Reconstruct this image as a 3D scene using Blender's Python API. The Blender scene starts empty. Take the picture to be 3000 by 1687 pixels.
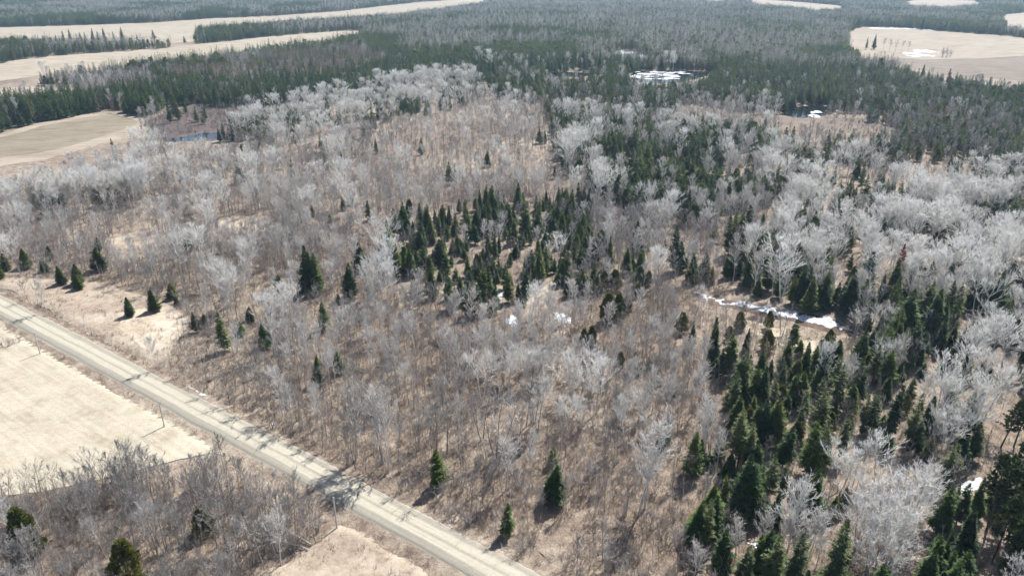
import bpy, math, random
import numpy as np
from mathutils import Vector

rng = np.random.default_rng(11)
random.seed(11)
R = math.radians
scene = bpy.context.scene
col = scene.collection

# ------------------------------------------------------------------ camera, sky, sun, exposure
CAM_H = 85.0
FPX = 2150.0 / 3000.0            # focal length in picture widths
PITCH = R(23.5)
cam_d = bpy.data.cameras.new('camera')
cam = bpy.data.objects.new('camera', cam_d)
col.objects.link(cam)
cam.location = (0, 0, CAM_H)
cam.rotation_euler = (math.pi / 2 - PITCH, 0, 0)
cam_d.sensor_width = 36.0
cam_d.lens = 36.0 * FPX
cam_d.clip_start = 1.0
cam_d.clip_end = 20000.0
scene.camera = cam

SUN_AZ = R(36.0)                 # clockwise from +Y (straight ahead), so ahead and to the right
SUN_EL = R(52.0)
world = bpy.data.worlds.new('World')
scene.world = world
world.use_nodes = True
wn = world.node_tree
bg = wn.nodes['Background']
sky = wn.nodes.new('ShaderNodeTexSky')
sky.sky_type = 'NISHITA'
sky.sun_disc = False
sky.sun_elevation = SUN_EL
sky.sun_rotation = SUN_AZ
sky.altitude = 300
sky.dust_density = 1.0
wn.links.new(sky.outputs[0], bg.inputs[0])
bg.inputs[1].default_value = 0.078

sun_d = bpy.data.lights.new('sun', 'SUN')
sun = bpy.data.objects.new('sun', sun_d)
col.objects.link(sun)
sun_d.energy = 5.0
sun_d.angle = R(0.5)
sun_d.color = (1.0, 0.975, 0.945)
sdir = Vector((math.sin(SUN_AZ) * math.cos(SUN_EL), math.cos(SUN_AZ) * math.cos(SUN_EL), math.sin(SUN_EL)))
sun.rotation_euler = (-sdir).to_track_quat('-Z', 'Y').to_euler()
sun.location = (0, 0, 200)

vs = scene.view_settings
vs.view_transform = 'Standard'
vs.look = 'None'
vs.exposure = 0.70
vs.gamma = 1.0
vs.use_curve_mapping = False
scene.render.engine = 'CYCLES'
cy = scene.cycles
cy.max_bounces = 5
cy.diffuse_bounces = 3
cy.glossy_bounces = 2
cy.transmission_bounces = 2
cy.volume_bounces = 0
cy.transparent_max_bounces = 4
cy.use_adaptive_sampling = True
cy.adaptive_threshold = 0.035
cy.adaptive_min_samples = 32
cy.use_light_tree = False
cy.use_denoising = True
cy.denoiser = 'OPENIMAGEDENOISE'
cy.denoising_input_passes = 'RGB_ALBEDO_NORMAL'

# ------------------------------------------------------------------ picture -> ground (survey of the photograph, 2576 px wide)
SW = 2576.0
CXS, CYS, FS = SW / 2, SW * 1687 / 3000 / 2, FPX * SW

def ground_at(x, y, z=0.0):
    """Point of the horizontal plane at height z that the photograph shows at (x, y)."""
    dx = (np.asarray(x, float) - CXS) / FS
    dy = (CYS - np.asarray(y, float)) / FS
    sz = -math.sin(PITCH) + dy * math.cos(PITCH)
    sz = np.minimum(sz, -0.018)
    t = (CAM_H - z) / -sz
    return dx * t, (math.cos(PITCH) + dy * math.sin(PITCH)) * t

def project(x, y, z):
    zz = z - CAM_H
    depth = y * math.cos(PITCH) - zz * math.sin(PITCH)
    up = y * math.sin(PITCH) + zz * math.cos(PITCH)
    return CXS + FS * x / depth, CYS - FS * up / depth, depth

# ------------------------------------------------------------------ noise and polygons
def _hash(ix, iy, seed):
    n = (ix.astype(np.int64) * 374761393 + iy.astype(np.int64) * 668265263 + seed * 2147483647) & 0xffffffff
    n = ((n ^ (n >> 13)) * 1274126177) & 0xffffffff
    return ((n ^ (n >> 16)) & 0xffff) / 65535.0

def vnoise(x, y, seed=0):
    ix, iy = np.floor(x), np.floor(y)
    fx, fy = x - ix, y - iy
    fx = fx * fx * (3 - 2 * fx); fy = fy * fy * (3 - 2 * fy)
    a = _hash(ix, iy, seed); b = _hash(ix + 1, iy, seed)
    c = _hash(ix, iy + 1, seed); d = _hash(ix + 1, iy + 1, seed)
    return (a * (1 - fx) + b * fx) * (1 - fy) + (c * (1 - fx) + d * fx) * fy

def fbm(x, y, seed=0, octaves=3):
    s, a, t = 0.0, 1.0, 0.0
    for o in range(octaves):
        s = s + a * vnoise(x * 2 ** o, y * 2 ** o, seed + o); t += a; a *= 0.5
    return s / t - 0.5

def inside(px, py, poly):
    r = np.zeros(np.shape(px), bool)
    n = len(poly)
    for i in range(n):
        x0, y0 = poly[i]; x1, y1 = poly[(i + 1) % n]
        if y0 == y1:
            continue
        c = ((y0 > py) != (y1 > py)) & (px < (x1 - x0) * (py - y0) / (y1 - y0) + x0)
        r ^= c
    return r

def line_dist(px, py, pts, closed=False):
    d = np.full(np.shape(px), 1e9)
    n = len(pts)
    for i in range(n if closed else n - 1):
        x0, y0 = pts[i]; x1, y1 = pts[(i + 1) % n]
        ex, ey = x1 - x0, y1 - y0
        l2 = ex * ex + ey * ey + 1e-9
        t = np.clip(((px - x0) * ex + (py - y0) * ey) / l2, 0, 1)
        d = np.minimum(d, np.hypot(px - x0 - t * ex, py - y0 - t * ey))
    return d

def sdf(px, py, poly):
    d = line_dist(px, py, poly, True)
    return np.where(inside(px, py, poly), d, -d)

def wpoly(pts, z=0.0):
    return [tuple(float(v) for v in ground_at(x, y, z)) for x, y in pts]

# ------------------------------------------------------------------ objects
def tag(o, label=None, cat=None, group=None, kind=None):
    if label: o['label'] = label
    if cat: o['category'] = cat
    if group: o['group'] = group
    if kind: o['kind'] = kind
    return o

def mesh_from(name, V, F, mats, midx=None, smooth=False):
    """V (n,3); F list of index arrays, each (k,3) or (k,4)."""
    me = bpy.data.meshes.new(name)
    F = [np.asarray(f, np.int64) for f in F if len(f)]
    nl = sum(f.size for f in F); nf = sum(len(f) for f in F)
    me.vertices.add(len(V)); me.vertices.foreach_set('co', np.asarray(V, np.float32).ravel())
    me.loops.add(nl); me.loops.foreach_set('vertex_index', np.concatenate([f.ravel() for f in F]).astype(np.int32))
    tot = np.concatenate([np.full(len(f), f.shape[1], np.int32) for f in F])
    start = np.concatenate([[0], np.cumsum(tot)[:-1]]).astype(np.int32)
    me.polygons.add(nf)
    me.polygons.foreach_set('loop_start', start)
    me.polygons.foreach_set('loop_total', tot)
    if midx is not None:
        me.polygons.foreach_set('material_index', np.asarray(midx, np.int32))
    if smooth:
        me.polygons.foreach_set('use_smooth', np.ones(nf, bool))
    for m in (mats if isinstance(mats, (list, tuple)) else [mats]):
        me.materials.append(m)
    me.update(calc_edges=True)
    return me

def link(name, data, parent=None):
    o = bpy.data.objects.new(name, data)
    col.objects.link(o)
    if parent is not None:
        o.parent = parent
    return o

# ------------------------------------------------------------------ materials
def srgb(r, g, b):
    f = lambda c: ((c / 255 + 0.055) / 1.055) ** 2.4 if c > 10 else c / 255 / 12.92
    return (f(r), f(g), f(b), 1)

def new_mat(name):
    m = bpy.data.materials.new(name)
    m.use_nodes = True
    nt = m.node_tree
    p = nt.nodes['Principled BSDF']
    p.inputs['Roughness'].default_value = 0.9
    p.inputs['Specular IOR Level'].default_value = 0.15
    return m, nt, p

def N(nt, kind, **kw):
    n = nt.nodes.new(kind)
    for k, v in kw.items():
        if hasattr(n, k): setattr(n, k, v)
    return n

def noise(nt, vec, scale, detail=4, rough=0.55):
    n = N(nt, 'ShaderNodeTexNoise')
    n.inputs['Scale'].default_value = scale
    n.inputs['Detail'].default_value = detail
    n.inputs['Roughness'].default_value = rough
    if vec is not None: nt.links.new(vec, n.inputs['Vector'])
    return n.outputs['Fac']

def ramp(nt, fac, stops, interp='LINEAR'):
    r = N(nt, 'ShaderNodeValToRGB')
    e = r.color_ramp.elements
    r.color_ramp.interpolation = interp
    while len(e) < len(stops): e.new(0.5)
    for i, (p, c) in enumerate(stops):
        e[i].position = p; e[i].color = c if len(c) == 4 else (*c, 1)
    nt.links.new(fac, r.inputs[0])
    return r.outputs[0]

def mix(nt, fac, a, b, blend='MIX'):
    m = N(nt, 'ShaderNodeMix', data_type='RGBA', blend_type=blend)
    for s, v in ((0, fac), (6, a), (7, b)):
        if isinstance(v, (int, float)): m.inputs[s].default_value = v
        elif isinstance(v, tuple): m.inputs[s].default_value = v
        else: nt.links.new(v, m.inputs[s])
    return m.outputs[2]

def bump(nt, p, height, strength=0.5, dist=0.2):
    b = N(nt, 'ShaderNodeBump')
    b.inputs['Strength'].default_value = strength
    b.inputs['Distance'].default_value = dist
    nt.links.new(height, b.inputs['Height'])
    nt.links.new(b.outputs[0], p.inputs['Normal'])

def pos(nt):
    return N(nt, 'ShaderNodeNewGeometry').outputs['Position']

def mapped(nt, vec, scale=(1, 1, 1), rot=(0, 0, 0), vt='POINT'):
    m = N(nt, 'ShaderNodeMapping', vector_type=vt)
    m.inputs['Scale'].default_value = scale
    m.inputs['Rotation'].default_value = rot
    nt.links.new(vec, m.inputs['Vector'])
    return m.outputs[0]

def ground_material():
    m, nt, p = new_mat('leaf_litter')
    v = pos(nt)
    a = ramp(nt, noise(nt, v, 0.02, 5, 0.6), [(0.36, (0.12, 0.086, 0.068)), (0.46, (0.235, 0.18, 0.14)), (0.55, (0.335, 0.272, 0.212)), (0.66, (0.46, 0.40, 0.31))])
    b = ramp(nt, noise(nt, v, 0.35, 6, 0.7), [(0.34, (0.09, 0.066, 0.052)), (0.5, (0.28, 0.225, 0.175)), (0.66, (0.50, 0.435, 0.335))])
    c = mix(nt, 0.55, a, b)
    d = ramp(nt, noise(nt, v, 2.2, 4, 0.7), [(0.3, (0.55, 0.5, 0.47)), (0.55, (1, 1, 1)), (0.75, (1.15, 1.12, 1.1))])
    nt.links.new(mix(nt, 0.8, c, d, 'MULTIPLY'), p.inputs['Base Color'])
    bump(nt, p, noise(nt, v, 1.3, 6, 0.7), 0.8, 0.35)
    return m

def field_material(name, lo, mid, hi, row_rot=None, row_scale=1.0, row_amt=0.3, patch=0.03):
    m, nt, p = new_mat(name)
    v = pos(nt)
    a = ramp(nt, noise(nt, v, patch, 5, 0.6), [(0.34, lo), (0.5, mid), (0.66, hi)])
    b = ramp(nt, noise(nt, v, 0.9, 6, 0.75), [(0.3, tuple(c * 0.72 for c in lo)), (0.55, mid), (0.75, hi)])
    c = mix(nt, 0.45, a, b)
    c = mix(nt, 0.9, c, ramp(nt, noise(nt, v, patch * 4.5, 5, 0.65), [(0.32, (0.66, 0.64, 0.60)), (0.47, (0.95, 0.95, 0.93)), (0.6, (1.04, 1.04, 1.04))]), 'MULTIPLY')
    h = noise(nt, v, 2.0, 5, 0.7)
    if row_rot is not None:
        mv = mapped(nt, v, (1 / 0.05, 1 / row_scale, 20), (0, 0, row_rot), 'TEXTURE')
        r = noise(nt, mv, 1.0, 3, 0.6)
        c = mix(nt, row_amt, c, ramp(nt, r, [(0.38, tuple(x * 0.62 for x in lo)), (0.62, hi)]))
    nt.links.new(c, p.inputs['Base Color'])
    bump(nt, p, h, 0.6, 0.2)
    return m

def bark_material(name, lo, hi, rnd=0.5, stretch=(3, 3, 0.8), wrap=0.0):
    m, nt, p = new_mat(name)
    tc = N(nt, 'ShaderNodeTexCoord')
    n = noise(nt, mapped(nt, tc.outputs['Object'], stretch), 1.0, 3, 0.7)
    c = ramp(nt, n, [(0.35, lo), (0.62, hi)])
    oi = N(nt, 'ShaderNodeObjectInfo')
    c2 = ramp(nt, oi.outputs['Random'], [(0, (1 - rnd * 0.5, 1 - rnd * 0.52, 1 - rnd * 0.54)), (0.5, (1, 0.985, 0.97)), (1, (1 + rnd * 0.25, 1 + rnd * 0.25, 1 + rnd * 0.25))])
    cc = mix(nt, 1.0, c, c2, 'MULTIPLY')
    nt.links.new(cc, p.inputs['Base Color'])
    if wrap:
        tr = N(nt, 'ShaderNodeBsdfTranslucent')
        nt.links.new(cc, tr.inputs['Color'])
        ms = N(nt, 'ShaderNodeMixShader'); ms.inputs[0].default_value = wrap
        nt.links.new(p.outputs[0], ms.inputs[1]); nt.links.new(tr.outputs[0], ms.inputs[2])
        nt.links.new(ms.outputs[0], nt.nodes['Material Output'].inputs['Surface'])
    return m

def leaf_material(name, a, b, c, transl=0.25):
    m, nt, p = new_mat(name)
    oi = N(nt, 'ShaderNodeObjectInfo')
    tc = N(nt, 'ShaderNodeTexCoord')
    base = ramp(nt, oi.outputs['Random'], [(0.0, a), (0.55, b), (1.0, c)])
    n = noise(nt, tc.outputs['Object'], 1.6, 3, 0.7)
    base = mix(nt, 0.85, base, ramp(nt, n, [(0.3, (0.5, 0.55, 0.55)), (0.52, (1, 1, 1)), (0.72, (1.55, 1.4, 0.95))]), 'MULTIPLY')
    nt.links.new(base, p.inputs['Base Color'])
    p.inputs['Roughness'].default_value = 0.6
    p.inputs['Specular IOR Level'].default_value = 0.25
    tr = N(nt, 'ShaderNodeBsdfTranslucent')
    nt.links.new(base, tr.inputs['Color'])
    ms = N(nt, 'ShaderNodeMixShader')
    ms.inputs[0].default_value = transl
    nt.links.new(p.outputs[0], ms.inputs[1]); nt.links.new(tr.outputs[0], ms.inputs[2])
    nt.links.new(ms.outputs[0], nt.nodes['Material Output'].inputs['Surface'])
    return m

def plain(name, c, rough=0.9, spec=0.2):
    m, nt, p = new_mat(name)
    p.inputs['Base Color'].default_value = (*c, 1)
    p.inputs['Roughness'].default_value = rough
    p.inputs['Specular IOR Level'].default_value = spec
    return m

M = {}
M['ground'] = ground_material()
M['hay'] = field_material('dry_hay', (0.38, 0.325, 0.24), (0.47, 0.415, 0.32), (0.54, 0.485, 0.38), R(-35), 0.9, 0.20)
M['farhay'] = field_material('dry_hay_far', (0.34, 0.285, 0.215), (0.40, 0.34, 0.26), (0.45, 0.39, 0.305), R(8), 0.12, 0.3, 0.012)
M['stubble'] = field_material('ploughed_stubble', (0.19, 0.155, 0.108), (0.255, 0.212, 0.152), (0.34, 0.295, 0.222), R(20), 0.5, 0.4, 0.02)
M['plough'] = field_material('brown_field', (0.19, 0.15, 0.12), (0.235, 0.19, 0.15), (0.285, 0.235, 0.185), R(4), 0.2, 0.35, 0.01)
M['tan'] = field_material('tan_field', (0.31, 0.255, 0.195), (0.37, 0.31, 0.24), (0.42, 0.36, 0.285), R(4), 0.2, 0.3, 0.01)
M['meadow'] = field_material('meadow_grass', (0.36, 0.28, 0.21), (0.50, 0.42, 0.325), (0.62, 0.545, 0.43), None, 1, 0, 0.06)
M['verge'] = field_material('pinkish_verge', (0.27, 0.20, 0.155), (0.40, 0.33, 0.255), (0.52, 0.455, 0.36), None, 1, 0, 0.09)
M['marsh'] = field_material('marsh_grass', (0.13, 0.10, 0.08), (0.21, 0.165, 0.13), (0.30, 0.25, 0.195), None, 1, 0, 0.05)
M['shrubsoil'] = field_material('shrub_marsh_floor', (0.085, 0.065, 0.06), (0.125, 0.098, 0.09), (0.19, 0.15, 0.135), None, 1, 0, 0.05)
M['soil'] = field_material('dark_bank_soil', (0.07, 0.05, 0.035), (0.13, 0.09, 0.065), (0.26, 0.19, 0.13), None, 1, 0, 0.2)

def snow_material():
    m, nt, p = new_mat('old_snow')
    v = pos(nt)
    c = ramp(nt, noise(nt, v, 0.8, 5, 0.7), [(0.36, (0.26, 0.24, 0.22)), (0.46, (0.54, 0.55, 0.57)), (0.68, (0.66, 0.68, 0.71))])
    nt.links.new(c, p.inputs['Base Color'])
    p.inputs['Roughness'].default_value = 0.55
    bump(nt, p, noise(nt, v, 1.5, 4, 0.6), 0.5, 0.2)
    return m
M['snow'] = snow_material()

def water_material():
    m, nt, p = new_mat('dark_water')
    p.inputs['Base Color'].default_value = (0.012, 0.014, 0.016, 1)
    p.inputs['Roughness'].default_value = 0.04
    p.inputs['Specular IOR Level'].default_value = 0.6
    bump(nt, p, noise(nt, pos(nt), 1.2, 2, 0.5), 0.04, 0.05)
    return m
M['water'] = water_material()

M['bark_pale'] = bark_material('pale_aspen_bark', (0.52, 0.51, 0.485), (0.76, 0.755, 0.73), 0.3)
M['twig_pale'] = bark_material('pale_aspen_twig', (0.76, 0.75, 0.72), (0.88, 0.87, 0.845), 0.3, wrap=0.5)
M['bark_birch'] = bark_material('white_birch_bark', (0.48, 0.46, 0.44), (0.80, 0.785, 0.76), 0.3)
M['twig_birch'] = bark_material('birch_twig', (0.58, 0.55, 0.52), (0.76, 0.735, 0.70), 0.5, wrap=0.4)
M['bark_grey'] = bark_material('grey_bark', (0.20, 0.18, 0.165), (0.36, 0.335, 0.315), 0.5)
M['twig_grey'] = bark_material('grey_twig', (0.34, 0.325, 0.315), (0.50, 0.485, 0.47), 0.6, wrap=0.4)
M['bark_brown'] = bark_material('brown_bark', (0.17, 0.125, 0.10), (0.30, 0.235, 0.20), 0.5)
M['twig_brown'] = bark_material('brown_twig', (0.30, 0.262, 0.245), (0.45, 0.405, 0.38), 0.55, wrap=0.4)
M['bark_dark'] = bark_material('dark_bark', (0.075, 0.06, 0.05), (0.17, 0.14, 0.12), 0.4)
M['twig_tam'] = bark_material('tamarack_twig', (0.36, 0.27, 0.215), (0.49, 0.385, 0.32), 0.35, wrap=0.4)
M['twig_bush'] = bark_material('reddish_bush_twig', (0.20, 0.158, 0.145), (0.34, 0.285, 0.265), 0.6, wrap=0.4)
M['fir'] = leaf_material('fir_needles', (0.034, 0.074, 0.024), (0.074, 0.135, 0.026), (0.155, 0.195, 0.036), 0.4)
M['spruce'] = leaf_material('spruce_needles', (0.070, 0.100, 0.028), (0.095, 0.125, 0.030), (0.12, 0.145, 0.034), 0.28)
M['cedar'] = leaf_material('cedar_sprays', (0.10, 0.125, 0.028), (0.14, 0.15, 0.032), (0.18, 0.175, 0.04), 0.35)
M['pine'] = leaf_material('pine_needles', (0.065, 0.095, 0.030), (0.085, 0.115, 0.034), (0.12, 0.145, 0.042), 0.3)
M['red'] = leaf_material('dead_red_needles', (0.28, 0.055, 0.025), (0.28, 0.055, 0.025), (0.30, 0.065, 0.03), 0.2)
M['straw'] = bark_material('dry_grass_straw', (0.44, 0.33, 0.22), (0.66, 0.54, 0.38), 0.5, wrap=0.4)
M['pole'] = bark_material('weathered_pole', (0.50, 0.48, 0.45), (0.68, 0.66, 0.62), 0.2)
M['metal'] = plain('grey_steel', (0.42, 0.43, 0.44), 0.5, 0.5)
M['ceramic'] = plain('insulator_brown', (0.16, 0.07, 0.04), 0.3, 0.5)

def road_material():
    m, nt, p = new_mat('pale_gravel')
    uv = N(nt, 'ShaderNodeUVMap')
    uv.uv_map = 'UVMap'
    sep = N(nt, 'ShaderNodeSeparateXYZ')
    nt.links.new(uv.outputs[0], sep.inputs[0])
    v = pos(nt)
    wob = N(nt, 'ShaderNodeMath', operation='MULTIPLY_ADD')
    nt.links.new(noise(nt, v, 0.08, 3, 0.6), wob.inputs[0]); wob.inputs[1].default_value = 0.10
    add = N(nt, 'ShaderNodeMath', operation='ADD')
    nt.links.new(sep.outputs[0], wob.inputs[2]); nt.links.new(wob.outputs[0], add.inputs[0]); add.inputs[1].default_value = -0.05
    g1, g2, p1, p2 = (0.22, 0.205, 0.17), (0.31, 0.29, 0.24), (0.455, 0.42, 0.335), (0.325, 0.295, 0.235)
    c = ramp(nt, add.outputs[0], [(0.0, (0.40, 0.36, 0.29)), (0.07, g1), (0.14, g2), (0.20, p2), (0.27, g2), (0.32, p1), (0.46, p1), (0.52, p2), (0.60, p1), (0.74, p1), (0.82, p2), (0.92, g2), (1.0, (0.42, 0.38, 0.31))])
    st = noise(nt, mapped(nt, uv.outputs[0], (40, 0.35, 1)), 1.0, 4, 0.6)
    c = mix(nt, 0.8, c, ramp(nt, st, [(0.35, (0.78, 0.78, 0.78)), (0.6, (1.06, 1.06, 1.05))]), 'MULTIPLY')
    c = mix(nt, 0.6, c, ramp(nt, noise(nt, v, 1.6, 6, 0.8), [(0.3, (0.72, 0.72, 0.72)), (0.6, (1.06, 1.05, 1.04))]), 'MULTIPLY')
    nt.links.new(c, p.inputs['Base Color'])
    bump(nt, p, noise(nt, v, 4, 5, 0.8), 0.5, 0.06)
    return m
M['road'] = road_material()

# ------------------------------------------------------------------ road course
ER = [(0, 743), (83, 783), (167, 826), (250, 866), (333, 913), (443, 965), (567, 1032), (700, 1098), (858, 1178), (992, 1258), (1126, 1328), (1259, 1392), (1356, 1448)]
EL = [(0, 796), (83, 843), (167, 896), (233, 936), (293, 965), (400, 1022), (500, 1075), (600, 1132), (700, 1182), (800, 1238), (859, 1268), (959, 1325), (1059, 1385), (1142, 1435)]
er = np.array(wpoly(ER)); el = np.array(wpoly(EL))
rd = np.array([0.84, -0.54])
for _ in range(3):
    both = np.vstack([er, el]); c0 = both.mean(0)
    u, s, vt = np.linalg.svd(both - c0); rd = vt[0] if vt[0][0] > 0 else -vt[0]
rn = np.array([rd[1], -rd[0]])               # towards the hay field (lower left in the picture)
if rn[1] > 0: rn = -rn
def fit(pts):
    a = (pts - c0) @ rd; b = (pts - c0) @ rn
    return np.polyfit(a, b, 2)
fr, fl = fit(er), fit(el)
sr = np.arange(-300, 260, 3.0)
amin, amax = ((er - c0) @ rd).min(), ((er - c0) @ rd).max()
def off(f, a):
    ac = np.clip(a, amin, amax)
    return np.polyval(f, ac) + (a - ac) * np.polyval(np.polyder(f), ac)
cen = off(fr, sr) * 0.5 + off(fl, sr) * 0.5
half = float(np.clip(np.mean(np.abs(off(fl, sr) - off(fr, sr))[(sr > amin) & (sr < amax)]) / 2, 3.0, 4.6))
ROAD = [tuple(c0 + rd * a + rn * b) for a, b in zip(sr, cen)]
print('road half width', half, 'dir', rd)

def ground_h(x, y):
    x = np.asarray(x, float); y = np.asarray(y, float)
    d = line_dist(x, y, ROAD[::4])
    h = -0.45 * np.exp(-((d - half - 2.2) / 1.0) ** 2)
    return h

# ------------------------------------------------------------------ ground sheet
def steps(a, b, fine, lo, hi, grow=1.12):
    c = list(np.arange(a, b + fine * 0.5, fine))
    s = fine
    while c[-1] < hi: s *= grow; c.append(c[-1] + s)
    s = fine
    while c[0] > lo: s *= grow; c.insert(0, c[0] - s)
    return np.array(c)
gx = steps(-230, 120, 1.5, -5200, 5200)
gy = steps(50, 270, 1.5, -1500, 6200)
GX, GY = np.meshgrid(gx, gy)
GZ = np.zeros_like(GX)
near = (np.abs(GX) < 400) & (GY < 500) & (GY > -150)
GZ[near] = ground_h(GX[near], GY[near])
nx, ny = len(gx), len(gy)
idx = np.arange(nx * ny).reshape(ny, nx)
quads = np.stack([idx[:-1, :-1], idx[:-1, 1:], idx[1:, 1:], idx[1:, :-1]], -1).reshape(-1, 4)
g = link('ground', mesh_from('ground', np.stack([GX, GY, GZ], -1).reshape(-1, 3), [quads], M['ground'], smooth=True))
tag(g, kind='structure')

def build_road():
    us = np.array([-1.0, -0.86, -0.5, 0.0, 0.5, 0.86, 1.0])
    zs = np.array([-0.06, 0.10, 0.16, 0.20, 0.16, 0.10, -0.06])
    V, UV = [], []
    for k, (a, c) in enumerate(zip(sr, cen)):
        w = half * (1 + 0.06 * (vnoise(np.array(a * 0.11), np.array(3.0), 5) - 0.5))
        for u, z in zip(us, zs):
            jit = 0.5 * float(vnoise(np.array(a * 0.31), np.array(u * 7), 9) - 0.5) if abs(u) == 1 else 0
            q = c0 + rd * a + rn * (c + u * (w + jit))
            V.append((q[0], q[1], z)); UV.append((0.5 - u * 0.5, a / 8.0))
    n, m_ = len(sr), len(us)
    I = np.arange(n * m_).reshape(n, m_)
    F = np.stack([I[:-1, :-1], I[:-1, 1:], I[1:, 1:], I[1:, :-1]], -1).reshape(-1, 4)
    me = mesh_from('gravel_road', np.array(V), [F[:, ::-1]], M['road'], smooth=True)
    me.update()
    uvl = me.uv_layers.new(name='UVMap')
    li = np.empty(len(me.loops), np.int32); me.loops.foreach_get('vertex_index', li)
    uvl.data.foreach_set('uv', np.array(UV, np.float32)[li].ravel())
    if me.polygons[0].normal.z < 0: me.flip_normals()
    return tag(link('gravel_road', me), kind='structure')
build_road()

# ------------------------------------------------------------------ sheets with ragged natural edges
def sheet(name, poly, z, mat, cell, amp, scale, kind='structure', dome=0.0, seed=0, holes=(), frag=None):
    P = np.array(poly)
    x0, y0 = P.min(0) - 3 * cell - amp; x1, y1 = P.max(0) + 3 * cell + amp
    X, Y = np.meshgrid(np.arange(x0, x1, cell), np.arange(y0, y1, cell))
    f = sdf(X, Y, poly) + amp * 2 * fbm(X / scale, Y / scale, seed + 17, 4)
    if frag:
        fs, fo = frag
        f = np.minimum(f, (fbm(X / fs, Y / fs, seed + 51, 3) + fo) * fs * 2)
    for h in holes:
        f = np.minimum(f, -sdf(X, Y, h) + amp * fbm(X / scale, Y / scale, seed + 3, 3))
    nyy, nxx = X.shape
    verts, faces, cache = [], [], {}
    def vert(key, x, y, fv):
        i = cache.get(key)
        if i is None:
            i = cache[key] = len(verts)
            zz = z + dome * min(1.0, max(0.0, fv) / (cell * 3)) * (0.6 + 0.8 * float(vnoise(np.array(x / 1.7), np.array(y / 1.7), seed)))  if dome else z
            verts.append((x, y, zz))
        return i
    pos_in = f > 0
    full = pos_in[:-1, :-1] & pos_in[:-1, 1:] & pos_in[1:, 1:] & pos_in[1:, :-1]
    anyc = (pos_in[:-1, :-1] | pos_in[:-1, 1:] | pos_in[1:, 1:] | pos_in[1:, :-1])
    for j, i in zip(*np.nonzero(anyc)):
        cs = [(j, i), (j, i + 1), (j + 1, i + 1), (j + 1, i)]
        if full[j, i]:
            faces.append([vert(c, X[c], Y[c], f[c]) for c in cs]); continue
        poly_ = []
        for k in range(4):
            a, b = cs[k], cs[(k + 1) % 4]
            if f[a] > 0: poly_.append(vert(a, X[a], Y[a], f[a]))
            if (f[a] > 0) != (f[b] > 0):
                t = f[a] / (f[a] - f[b])
                poly_.append(vert((min(a, b), max(a, b)), X[a] + t * (X[b] - X[a]), Y[a] + t * (Y[b] - Y[a]), 0.0))
        if len(poly_) >= 3: faces.append(poly_)
    me = bpy.data.meshes.new(name)
    va = np.array(verts, float)
    if np.hypot(P[:, 0], P[:, 1]).min() < 260:
        va[:, 2] += ground_h(va[:, 0], va[:, 1])
    me.from_pydata([tuple(v) for v in va.tolist()], [], faces)
    me.materials.append(mat)
    me.update()
    if dome: me.polygons.foreach_set('use_smooth', np.ones(len(me.polygons), bool))
    return tag(link(name, me), kind=kind)

NOTREE = []          # (polygon, margin): nothing tall grows here
def add_sheet(name, pts, z, mat, cell, amp, scale, notree=True, margin=0.0, tz=0.0, low=False, **kw):
    poly = wpoly(pts)
    o = sheet(name, poly, z, M[mat], cell, amp, scale, **kw)
    if notree:
        NOTREE.append((poly, margin, low))
        if tz: NOTREE.extend([(wpoly(pts, tz), margin, True), (wpoly(pts, tz * 0.5), margin, True)])
    return o

# near fields
add_sheet('hay_field', [(-260, 682), (0, 810), (83, 860), (167, 912), (233, 953), (300, 988), (400, 1040), (500, 1094), (575, 1136), (500, 1148), (400, 1168), (260, 1205), (120, 1235), (-80, 1262), (-500, 1290), (-700, 900)], 0.13, 'hay', 0.8, 1.0, 6, seed=1)
add_sheet('grass_field', [(640, 1449), (720, 1418), (800, 1362), (850, 1318), (900, 1322), (1010, 1395), (1110, 1465), (1200, 1560), (560, 1600)], 0.13, 'verge', 0.6, 1.6, 4, seed=2, low=True)
add_sheet('verge', [(-200, 640), (0, 697), (120, 703), (260, 712), (330, 735), (420, 765), (475, 800), (455, 850), (425, 900), (395, 925), (330, 890), (250, 845), (167, 805), (83, 762), (0, 722), (-200, 630)], 0.13, 'verge', 0.8, 1.5, 6, seed=3, low=True)
add_sheet('meadow', [(300, 790), (380, 775), (455, 792), (470, 820), (445, 868), (400, 893), (350, 870), (310, 830)], 0.17, 'meadow', 0.6, 1.6, 5, seed=4, low=True)
# far fields
add_sheet('stubble_field', [(-500, 470), (-300, 360), (0, 334), (120, 306), (230, 285), (300, 283), (345, 292), (365, 308), (352, 326), (290, 350), (200, 378), (100, 402), (0, 420), (-200, 440)], 0.04, 'tan', 3, 4, 16, seed=5, tz=13)
add_sheet('stubble_field', [(-500, 440), (-300, 370), (0, 345), (120, 315), (230, 293), (300, 290), (335, 298), (340, 310), (320, 322), (250, 345), (180, 366), (90, 385), (0, 397)], 0.08, 'stubble', 3, 3, 20, seed=6, tz=13)
add_sheet('strip_field', [(-300, 235), (0, 225), (80, 215), (190, 222), (160, 236), (0, 245), (-300, 262)], 0.04, 'farhay', 5, 4, 25, seed=7, tz=4)
add_sheet('long_field', [(-500, 175), (0, 160), (50, 150), (110, 143), (250, 133), (400, 123), (533, 108), (667, 94), (780, 84), (880, 77), (930, 80), (890, 90), (800, 104), (600, 130), (330, 160), (130, 184), (60, 195), (0, 204), (-500, 228)], 0.04, 'farhay', 7, 6, 40, seed=8, tz=8)
add_sheet('upper_field', [(-600, 78), (0, 70), (233, 63), (400, 57), (533, 47), (667, 42), (859, 29), (960, 16), (1060, 6), (1200, -4), (1240, 3), (1120, 20), (1000, 34), (859, 44), (640, 58), (500, 66), (480, 90), (300, 96), (130, 98), (0, 96), (-600, 104)], 0.04, 'farhay', 10, 8, 60, seed=9, tz=10)
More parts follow.
